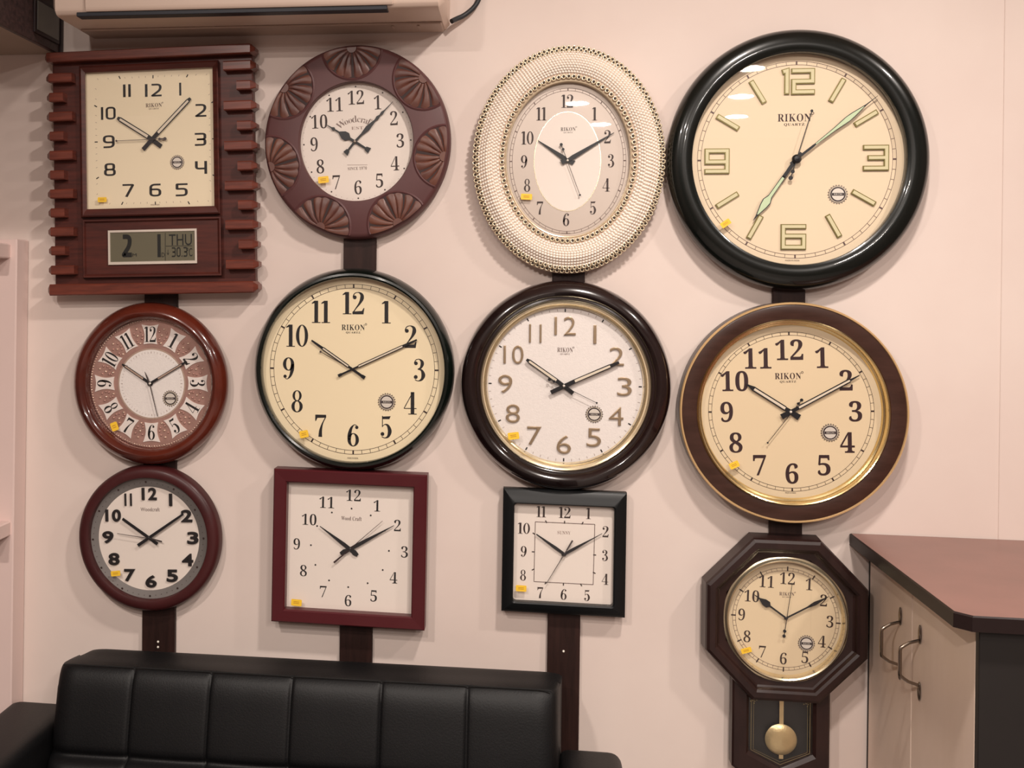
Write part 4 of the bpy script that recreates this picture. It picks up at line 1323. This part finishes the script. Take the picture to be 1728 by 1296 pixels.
# ---------------------------------------------------------------- 12 octagon pendulum clock
def clock_oct():
    ck = Clock('pendulum_clock', 'dark wood octagon clock with brass pendulum in a lower case', (1325.2, 1043.5), .032, .040, 1.0, 1.0)
    ck.root['category'] = 'pendulum clock'
    c8 = cos(pi / 8)
    oc = ck.L(1325.8, 1046, .055)
    pr = [(97.5, 46), (100.5, 51), (112, 54), (115, 57), (118, 65), (122, 69), (131, 68), (135.5, 64), (137, 57), (136.5, 15), (120, 15.3)]
    prof = [(r / c8 * ck.kx * (D - w / 1000) / (D - ck.dd), r / c8 * ck.ky * (D - w / 1000) / (D - ck.dd), w / 1000) for r, w in pr]
    MB().lathe(prof, 8, 0, *oc, a0=pi / 8).build('octagon_frame', 'octwood', ck.root, 15)
    bz = ck.L(1326.6, 1046.5, .055)
    MB().lathe([(ck.q(r, w)[0], ck.q(r, w)[1], w) for r, w in ((95, .038), (96.5, .042), (97, .052), (98.5, .059), (101, .0605), (103, .058), (104, .053), (106.8, .0515))], 120, 0, *bz).build('bezel', 'goldpale', ck.root)
    m = MB()
    m.disc(*bz, *ck.q(99), ck.dd)
    rr = 1.7
    k, ky = ck.kx, ck.ky
    sv = ck.ax, ck.ay
    ck.ax, ck.ay = 1.015, .975
    o0 = ck.L(1325.5, 1044.5)
    for r in (83.5, 88.5):
        m.ring(*o0, ck.q(r - .3), ck.q(r + .3), ck.dd + .0005, 2)
    for i in range(60):
        m.line(ck.pol(83.5 if i % 5 else 83, i * 6 + rr, o0), ck.pol(88.5 if i % 5 else 91, i * 6 + rr, o0), (.5 if i % 5 else 2.2) * k, ck.dd + .0006, 2 if i % 5 else 1)
    f = lambda a, b: (1160 + a / 3.041, 870 + b / 3.041)
    nums = {12: (513, 322), 1: (624, 352), 2: (699, 435), 3: (731, 544), 4: (690, 646), 5: (603, 727), 6: (492, 733), 7: (384, 698), 8: (306, 619), 9: (278, 507), 10: (330, 412), 11: (406, 338)}
    for n, q in nums.items():
        m.glyph(str(n), 'serifthin', *ck.L(*f(*q)), 19.7 * ky, ck.dd + .0006, 1, sx=.86, rot=-radians(rr))
    logo(m, ck, *f(510, 402), 25, 6, 3)
    m.build('dial', ['tan', 'inkbrown', 'inksoft', 'inksoft'], ck.root, 0)
    ck.ax, ck.ay = sv
    pv = f(503, 522)
    hand(ck, 'hour_hand', f(340, 402), f(512, 529), [(-1, .3, 1.6, 1.4), (.3, .5, 1.4, 1.6), (.5, .56, 1.6, 6), (.56, .68, 6, 5.6), (.68, .82, 5.6, 1.4), (.82, 1, 1.4, .4)], ck.dd + .004, 'hand', piv=pv)
    hand(ck, 'minute_hand', f(722, 411), f(494, 526), [(-1, .3, 1.5, 1.3), (.3, .5, 1.3, 1.3), (.5, .68, 1.3, 3.2), (.68, .9, 3.2, 1), (.9, 1, 1, .3)], ck.dd + .006, 'hand', piv=pv)
    hand(ck, 'second_hand', f(533, 342), f(491, 612), [(-1, 1, .6, .35)], ck.dd + .008, 'hand', dots=((-1, 2.8), (-.72, 2.8)), piv=pv)
    cap(ck, 2.4, ck.dd + .008, 'hand', pv)
    badge(ck, 1360.6, 1085.4, 14.5)
    m = MB()
    m.disc(*bz, *ck.q(97, .05), .050)
    m.build('glass', 'glass', ck.root)
    sticker(ck, 1259.3, 1097.5, 18, 9, -18, .050)
    # lower case
    wz = .050
    A = lambda px, py, w=wz: ck.L(px, py, w)
    x0, x1 = A(1236, 1200)[0], A(1401, 1215)[0]
    yt, yb = A(1320, 1150)[1], A(1320, 1318)[1]
    ch = .026
    wx0, wx1 = A(1264.5, 1200)[0], A(1373, 1212)[0]
    wyt, wys, wyb = A(1318, 1176)[1], A(1318, 1272)[1], A(1318, 1298)[1]
    wm = (wx0 + wx1) / 2
    out = [(x0, yt), (x0, yb + ch), (x0 + ch * 1.3, yb), (x1 - ch * 1.3, yb), (x1, yb + ch), (x1, yt)]
    inn = [(wx0, wyt), (wx0, wys), (wm - .001, wyb), (wm + .001, wyb), (wx1, wys), (wx1, wyt)]
    m = MB()
    n = 6
    ins = lambda pts, e: [(p[0] + (e if p[0] < wm else -e), p[1] + (e if p[1] < (yt + yb) / 2 else 0)) for p in pts]
    lo = [(out, .015), (out, wz - .004), (ins(out, .004), wz), ([(p[0] + (-.006 if p[0] < wm else .006), p[1] - (.006 if p[1] < wyt - .001 else 0)) for p in inn], wz), (inn, wz - .006), (inn, .020)]
    vs = [(p[0], p[1], z) for l, z in lo for p in l]
    fs = []
    for j in range(len(lo) - 1):
        for q in range(n):
            q2 = (q + 1) % n
            fs.append((j * n + q, j * n + q2, (j + 1) * n + q2, (j + 1) * n + q))
    m.add(vs, fs, 0)
    m.poly(out, .017, 0)
    m.poly(inn, .0205, 1)
    m.build('pendulum_case', ['octwood', 'winglass'], ck.root, 25)
    pz = .030
    a, b = ck.L(1319, 1160, pz), ck.L(1317.8, 1280, pz)
    pen = MB().line(a, b, 7 * k, pz + .0016, 0, pz).build('pendulum', 'brass', ck.root)
    bx, by = ck.L(1317.6, 1247.5, pz)
    r = 27.2 * k
    MB().lathe([(.0001, .0001, pz + .009), (r * .5, r * .5, pz + .0075), (r * .9, r * .9, pz + .004), (r, r, pz + .0015), (r * .98, r * .98, pz)], 64, 0, bx, by).build('bob', 'brass', pen)
    gz = .0425
    m = MB()
    m.poly(inn, gz, 0)
    for e, lw in ((4.5, .9), (8.5, .6)):
        e *= k
        q = [(wx0 + e, wyt - e), (wx0 + e, wys + e * .3), (wm, wyb + e * 1.2), (wx1 - e, wys + e * .3), (wx1 - e, wyt - e)]
        for u, v in zip(q, q[1:] + q[:1]):
            m.line(u, v, lw * k, gz + .0003, 1)
    for sx in (-1, 1):
        cx, cy = (wx0 + 9 * k if sx < 0 else wx1 - 9 * k), wyt - 9 * k
        for t in range(12):
            an = t * 1.0
            q = (1. + t * .55) * k
            m.disc(cx + q * cos(an) * 1.1, cy + q * sin(an), 1.2 * k, 1.2 * k, gz + .0005, 1, 8)
    m.build('case_glass', ['glass', 'etch'], ck.root, 0)

for fn in (clock_grooved, clock_carved, clock_oval, clock_big, clock_rose, clock_bodoni, clock_walnut, clock_choc, clock_plum, clock_red, clock_black_square, clock_oct):
    fn()

# ---------------------------------------------------------------- hanging strips
def wbox(name, lo, hi, m, b=.003, parent=None, smooth=30):
    return MB().bbox(lo, hi, b).build(name, m, parent, smooth)

def strip(xt, xb, yt, yb, label, screws=()):
    """straight dark board on the wall: px centre at the top and bottom rows given"""
    w = .014
    p, q = P(xt, yt, w), P(xb, yb, w)
    hw = (P(xt + 27.5, yt, w).x - P(xt - 27.5, yt, w).x) / 2
    t = thing('hanging_strip', label, 'wall strip', (q.x, 0, q.z), 'dark boards the clocks hang on')
    m = MB()
    ln = (p - q).length
    m.bbox((-hw, -.0135, 0), (hw, 0, ln), .0015)
    o = m.build('board', 'strip', t)
    t.rotation_euler = (0, math.atan2(p.x - q.x, p.z - q.z), 0)
    for sy in screws:
        q2 = P(xb, sy, w)
        m = MB()
        m.sphere((0, -.0135, q2.z - q.z), .0032, 0, 10, 4)
        m.build('screw', 'badgesilver', t)
    return t
strip(273.5, 265.5, 130, 1240, 'dark brown board behind the leftmost column of clocks', (1083, 1092))
strip(610, 598, 120, 1300, 'dark brown board behind carved clock and dark red square clock')
strip(964, 948, 120, 1320, 'dark brown board behind oval clock, running down beside the sofa end', (1099,))
strip(1337, 1322, 100, 1220, 'dark brown board behind largest black clock and octagon clock')

# ---------------------------------------------------------------- sofa
def sofa():
    b0 = P(152.8, 1095.5, .085)
    b1 = P(949, 1138, .085)
    f0 = P(95, 1125, .20)
    f1 = P(943, 1171, .20)
    x0, x1 = (b0.x + f0.x) / 2, (b1.x + f1.x) / 2
    x0, x1 = f0.x, f1.x
    zt = (b0.z + b1.z) / 2
    zf = (f0.z + f1.z) / 2
    t = thing('sofa', 'black leather sofa with stitched panel backrest against the wall under the clocks', 'sofa', ((x0 + x1) / 2, -.45, 0))
    o = Vector(t.location)
    # backrest: section (y forward, z)
    sec = [(.07, .30), (.07, zt - .3), (.07, zt - .12), (.07, zt - .05), (.07, zt - .022), (.0745, zt - .006), (.088, zt), (.13, zt), (.178, zf + .002), (.198, zf - .003), (.213, zf - .03), (.225, zf - .09), (.24, zf - .16), (.245, zf - .185), (.262, zf - .20), (.275, zf - .24), (.29, zf - .36), (.30, zf - .48), (.30, .30)]
    secs = spline([(a, b) for a, b in sec], 5)
    seams = []
    for px, py in ((226, 1131.5), (356.5, 1138), (493, 1148), (644, 1153), (789, 1160)):
        seams.append(P(px, py, .20).x)
    xs = set()
    N = 150
    for i in range(N + 1):
        xs.add(round(x0 + (x1 - x0) * i / N, 5))
    for s in seams:
        for d in (-.006, -.003, 0, .003, .006):
            xs.add(round(s + d, 5))
    xs = sorted(xs)
    vs, fs = [], []
    k = len(secs)
    for x in xs:
        e = min(x - x0, x1 - x)
        r = .05
        rnd = 1 - math.sqrt(max(0, 1 - (1 - min(e, r) / r) ** 2)) if e < r else 0
        for j, (y, z) in enumerate(secs):
            dent = 0
            if y > .19 and z < zf + .003:
                d = min(abs(x - s) for s in seams)
                dent = .004 * math.exp(-(d / .004) ** 2) + .003 * (1 - min(1, d / .07)) ** 2
                dent += .008 * math.exp(-((z - (zf - .185)) / .010) ** 2)
                dent -= .004 * sin(pi * min(1, max(0, (zf - z) / .18)))
            yy = y - dent
            zz = z
            yc = .13
            yy = yy - rnd * .03 * (1 if yy > yc else 0)
            zz = zz - rnd * .008 * (1 if z > zf - .05 else 0) + ((x - x0) / (x1 - x0) - .5) * .009 + .003
            tk = min(1, max(0, (.2 - y) / .115))
            vs.append((x + (.03 - .019 * (x - x0) / (x1 - x0)) * tk - o.x, -yy - o.y, zz - o.z))
    n = len(xs)
    for i in range(n - 1):
        for j in range(k - 1):
            fs.append((i * k + j, (i + 1) * k + j, (i + 1) * k + j + 1, i * k + j + 1))
    fs.append(tuple(range(k)))
    fs.append(tuple(range((n - 1) * k + k - 1, (n - 1) * k - 1, -1)))
    m = MB().add(vs, fs)
    back = m.build('backrest', 'leather', t, 60)
    # stitched seams
    for s in seams:
        pts = []
        for (y, z) in secs:
            if y > .195 and z < zf + .001 and z > .5:
                pts.append((s - o.x, -(y - .0085 - .008 * math.exp(-((z - (zf - .185)) / .010) ** 2) + .004 * sin(pi * min(1, max(0, (zf - z) / .18)))) - o.y, z - o.z))
        MB().tube(pts, .0012, 6).build('seam', 'seam', back)
    pts = [(x - o.x, -.196 - o.y, zf + .0054 + ((x - x0) / (x1 - x0) - .5) * .009 - o.z - (.008 * (1 - math.sqrt(max(0, 1 - (1 - min(min(x - x0, x1 - x), .05) / .05) ** 2))) if min(x - x0, x1 - x) < .05 else 0)) for x in xs[2:-2]]
    MB().tube(pts, .0014, 6).build('seam', 'seam', back)
    # seat, arms, legs
    m = MB()
    m.bbox((x0 - o.x, -.80 - o.y, .20), (x1 - o.x, -.20 - o.y, .46), .03)
    m.build('seat', 'leather', t)
    al = P(83, 1213, .16)
    ar0, ar1 = P(950, 1268, .12), P(1050, 1273, .12)
    for (xa, xb, zt_) in ((x0 - .16, x0 - .002, P(70, 1214.5, .2).z), (x1 + .002, ar1.x, ar0.z)):
        m = MB()
        secp = [(-.5, 0), (.5, 0)]
        w = xb - xa
        prof = rounded([(xa, .10), (xa, zt_), (xb, zt_), (xb, .10)], [0, .03, .03, 0])
        v2 = []
        ys = (.10, .115, .82, .85)
        for y, e in zip(ys, (.012, 0, 0, .02)):
            cxm = (xa + xb) / 2
            for (x, z) in prof:
                v2.append((cxm + (x - cxm) * (1 - e) - o.x, -y - o.y, z * (1 - e * .5) - o.z))
        q = len(prof)
        f2 = []
        for a in range(3):
            for b in range(q - 1):
                f2.append((a * q + b, (a + 1) * q + b, (a + 1) * q + b + 1, a * q + b + 1))
        f2.append(tuple(range(q - 1, -1, -1)))
        f2.append(tuple(range(3 * q, 4 * q)))
        for a in range(3):
            f2.append((a * q + q - 1, (a + 1) * q + q - 1, (a + 1) * q, a * q))
        m.add(v2, f2)
        m.build('armrest', 'leather', t, 40)
    for lx in (x0 + .06, x1 - .06):
        for ly in (-.16, -.74):
            MB().lathe([(.018, .018, 0), (.025, .025, .105), (.025, .025, .21), (.001, .001, .21)], 16, 0, lx - o.x, ly - o.y).build('leg', 'steel', t)
sofa()

# ---------------------------------------------------------------- cabinet on the right
def cabinet():
    ct = P(1437, 903, 0)
    cf = P(1612, 1033, .595)
    ztop = (ct.z + cf.z) / 2
    th = abs(P(1437, 903, 0).z - P(1437, 923, 0).z)
    xl = (ct.x + cf.x) / 2
    xb = P(1465, 1000, 0).x
    yf = .56
    t = thing('cabinet', 'tall cabinet at right with red-brown top and two birch doors facing the clocks', 'cabinet', (xb, 0, 0))
    x1 = 2.05
    ox = xb
    b = .0
    m = MB()
    xr = x1 - ox
    # top with a clipped front corner
    pts = [(xl - ox, -.001), (xl - ox, -.575), (xl - ox + .022, -.597), (xr, -.597), (xr, -.001)]
    e = .0025
    n = 5
    cx = (xl - ox + xr) / 2
    def inset(p):
        return [(x + (e if x < cx else -e), y + (e if y < -.3 else -e)) for x, y in p]
    loops = [(pts, ztop - th), (pts, ztop - e), (inset(pts), ztop)]
    vs = [(x, y, z) for l, z in loops for x, y in l]
    fs = []
    for j in range(2):
        for i in range(n):
            i2 = (i + 1) % n
            fs.append((j * n + i, j * n + i2, (j + 1) * n + i2, (j + 1) * n + i))
    m.add(vs, fs, 1)
    m.add(vs[2 * n:], [tuple(range(n))], 0)
    m.add(vs[:n], [tuple(range(n - 1, -1, -1))], 1)
    m.build('countertop', ['countertop', 'counteredge'], t, 20)
    zb = ztop - th
    MB().bbox((.019, -yf, .0), (xr - .01, -.002, zb), .002).build('body', 'cabdark', t, 20)
    MB().bbox((.0, -.575, .0), (xr - .005, -yf - .0006, zb), .0015).build('front_panel', 'cabdark', t, 20)
    # back edge strip that shows dark beside the wall
    MB().bbox((.0, -.010, .0), (.02, -.002, zb), .001).build('edge_strip', 'cabdark', t, 20)
    # two doors on the left face: find the depth of the divide
    lo, hi = 0., .6
    for _ in range(40):
        mid = (lo + hi) / 2
        if P(1539, 1100, mid).x > xb:
            lo = mid
        else:
            hi = mid
    yd = lo
    for y0, y1, hy in ((.012, yd - .0015, yd - .062), (yd + .0015, yf, yd + .045)):
        d = MB().bbox((.0, -y1, .08), (.018, -y0, zb - .004), .0015).build('door', 'door', t, 20)
        if hy < yd:
            za, zc = P(1523, 1050, hy).z, P(1520, 1122, hy).z
        else:
            za, zc = P(1551, 1081, hy).z, P(1547, 1156, hy).z
        h = MB()
        pts = []
        H = za - zc
        for s in range(17):
            u = s / 16
            pts.append((-.004 - .034 * min(1, (sin(pi * u) * 1.7)) ** .6, -hy, zc + H * (.0 + u)))
        h.tube(pts, [.0030 + .0008 * sin(pi * s / 16) for s in range(17)], 10)
        for z in (za + .012, zc - .012):
            h.sphere((-.002, -hy, z), .010, 0, 12, 8, sc=(.3, .6, 1.9))
        h.build('handle', 'steel', d)
    return ztop
cabinet()

# ---------------------------------------------------------------- air conditioner
def ac():
    a, b = P(150, 66, .0), P(759, 47, .0)
    x0, x1 = a.x, b.x
    z0 = (a.z + b.z) / 2
    t = thing('air_conditioner', 'white split air conditioner above the two left clock columns', 'air conditioner', (x0, 0, z0))
    Lx = x1 - x0
    sec = [(.0, .0), (.06, -.001), (.14, -.001), (.188, .0), (.203, .006), (.208, .03), (.212, .16), (.20, .25), (.16, .285), (.0, .29)]
    s2 = spline(sec, 4)
    def shell(name, xa, xb, grow, mt, parent=t, cut=None, inset=0):
        m = MB()
        vs, fs = [], []
        S = [(y, z) for y, z in s2 if cut is None or cut(y, z)]
        k = len(S)
        sl = [(xa, .012), (xa + .01, .0), (xb - .01, 0), (xb, .012)]
        for x, e in sl:
            for y, z in S:
                yy, zz = y + grow, z
                vs.append((x, -(max(0, yy - e)), zz + (e if z < .05 else -e)))
        for i in range(3):
            for j in range(k - 1):
                fs.append((i * k + j, i * k + j + 1, (i + 1) * k + j + 1, (i + 1) * k + j))
        fs.append(tuple(range(k - 1, -1, -1)))
        fs.append(tuple(range(3 * k, 4 * k)))
        m.add(vs, fs)
        return m.build(name, mt, parent, 40)
    shell('body', 0, Lx, 0, 'acwhite')
    # front flap above the dark outlet slot
    shell('front_panel', .075, Lx - .10, .006, 'acwhite', cut=lambda y, z: y > .19 and z > .004)
    m = MB()
    m.bbox((.06, -.2045, -.0035), (Lx - .122, -.176, .006), .001)
    m.build('outlet_slot', 'acdark', t)
    m = MB()
    m.bbox((.015, -.085, -.006), (Lx - .012, -.004, .0), .003)
    m.build('underside_tray', 'acunder', t)
    for x in (Lx - .13, Lx - .07):
        MB().bbox((x, -.075, -.009), (x + .006, -.05, -.006), .001).build('clip', 'acunder', t)
    # left end seam
    # cable
    pts = [P(762, 36, .04), P(770, 32, .03), P(783, 26, .02), P(797, 15, .016), P(806, 3, .014), P(812, -14, .014), P(814, -40, .014), P(813, -90, .012)]
    q = spline([tuple(p) for p in pts], 6)
    props(MB().tube(q, .0058, 12).build('cable', 'cable', None, 60), 'thick black cable leaving the right end of the air conditioner', 'cable')
ac()

# ---------------------------------------------------------------- overhead unit, top left
def overhead():
    p = P(104, 92, 0)
    xr = p.x
    z0 = p.z
    xl = xr - .45
    dep = 1.0  # lengthened out of view so the box shades the upper left wall
    t = thing('overhead_cabinet', 'dark speckled overhead box in the top left corner with framed grey panel', 'cabinet', (xr, 0, z0))
    MB().bbox((xl - xr, -dep, .0), (-.012, -.002, .42), .003).build('body', 'overbase', t)
    MB().bbox((-.012, -dep, -.002), (.0, -.002, .42), .002).build('side_panel', 'overdark', t)
    # framed panel on its right face
    z1, z2 = P(97, 70, .02).z - z0, P(97, 38, .02).z - z0
    MB().bbox((0, -.15, z1 - .008), (.004, -.02, z2 + .03), .001).build('panel_frame', 'overtrim', t)
    MB().bbox((.004, -.14, z1), (.006, -.028, z2 + .022), .001).build('inset_panel', 'overglass', t)
    MB().bbox((.0, -.014, .0), (.005, -.002, .42), .001).build('corner_trim', 'overtrim', t)
overhead()

# ---------------------------------------------------------------- white shelf frame at far left
def shelf():
    fr, bk = P(27, 650, .06), P(46, 650, .0)
    xr = bk.x
    zt = P(40, 404, .03).z
    t = thing('shelf_unit', 'white shelf frame standing against the wall at the left edge', 'shelf', (xr - .1, 0, 0))
    w = .13
    o = xr - .1
    MB().bbox((xr - .075 - o, -.062, 0), (xr - o, -.001, zt), .003).build('upright', 'shelfwhite', t)
    for py in (423, 896):
        p = P(4, py, .09)
        MB().bbox((xr - .55 - o, -.15, p.z - .018), (P(8, py, .09).x - o, -.03, p.z + .018), .003).build('shelf_board', 'shelfwhite', t)
    MB().bbox((xr - .55 - o, -.03, 0), (xr - .0755 - o, -.002, zt - .01), .002).build('back_board', 'shelfwhite', t)
    MB().bbox((xr - .58 - o, -.062, 0), (xr - .5505 - o, -.001, zt), .003).build('upright', 'shelfwhite', t)
shelf()

# ---------------------------------------------------------------- room shell
XL, XR, YB, H = -1.95, 2.6, -6.3, 2.95
def struct(name, lo, hi, m):
    return props(wbox(name, lo, hi, m, .001), kind='structure')
struct('wall_front', (XL - .1, 0, 0), (XR + .1, .12, H), 'wall')
struct('wall_left', (XL - .1, YB, 0), (XL, 0, H), 'room')
struct('wall_right', (XR, YB, 0), (XR + .1, 0, H), 'room')
struct('wall_back', (XL - .1, YB - .1, 0), (XR + .1, YB, H), 'room')
struct('floor', (XL - .1, YB - .1, -.1), (XR + .1, .12, 0), 'floor')
struct('ceiling', (XL - .1, YB - .1, H), (XR + .1, .12, H + .1), 'ceil')
# slight pilaster on the right of the wall
px_ = P(1690, 600, .006).x
struct('trim_1', (px_, -.0022, 0), (XR, .0, H), 'wall')

# ---------------------------------------------------------------- light
def disk(name, x, y, e, size=.15, col=(1, .90, .82)):
    l = bpy.data.lights.new(name, 'AREA')
    l.shape = 'DISK'
    l.size = size
    l.energy = e
    l.color = col
    o = bpy.data.objects.new(name, l)
    COL.objects.link(o)
    o.location = (x, y, H - .012)
    return o
for x, y, e in ((.31, -4.59, 32), (.52, -5.47, 26), (1.20, -3.58, 28), (1.32, -4.42, 24), (1.44, -5.19, 20), (.45, -1.25, 26), (-1.15, -2.5, 32), (-.45, -3.2, 30), (1.75, -1.25, 18)):  # last one is fill, added to brighten the upper right wall
    disk('downlight_or_fill', x, y, e)

w = bpy.data.worlds.new('world')
SC.world = w
w.use_nodes = True
w.node_tree.nodes['Background'].inputs[0].default_value = (.9, .8, .75, 1)
w.node_tree.nodes['Background'].inputs[1].default_value = .1
SC.view_settings.view_transform = 'Standard'
SC.view_settings.look = 'None'
SC.view_settings.exposure = .22
SC.cycles.max_bounces = 5
SC.cycles.diffuse_bounces = 3
SC.cycles.glossy_bounces = 3
SC.cycles.transparent_max_bounces = 8
SC.cycles.caustics_reflective = False
SC.cycles.caustics_refractive = False
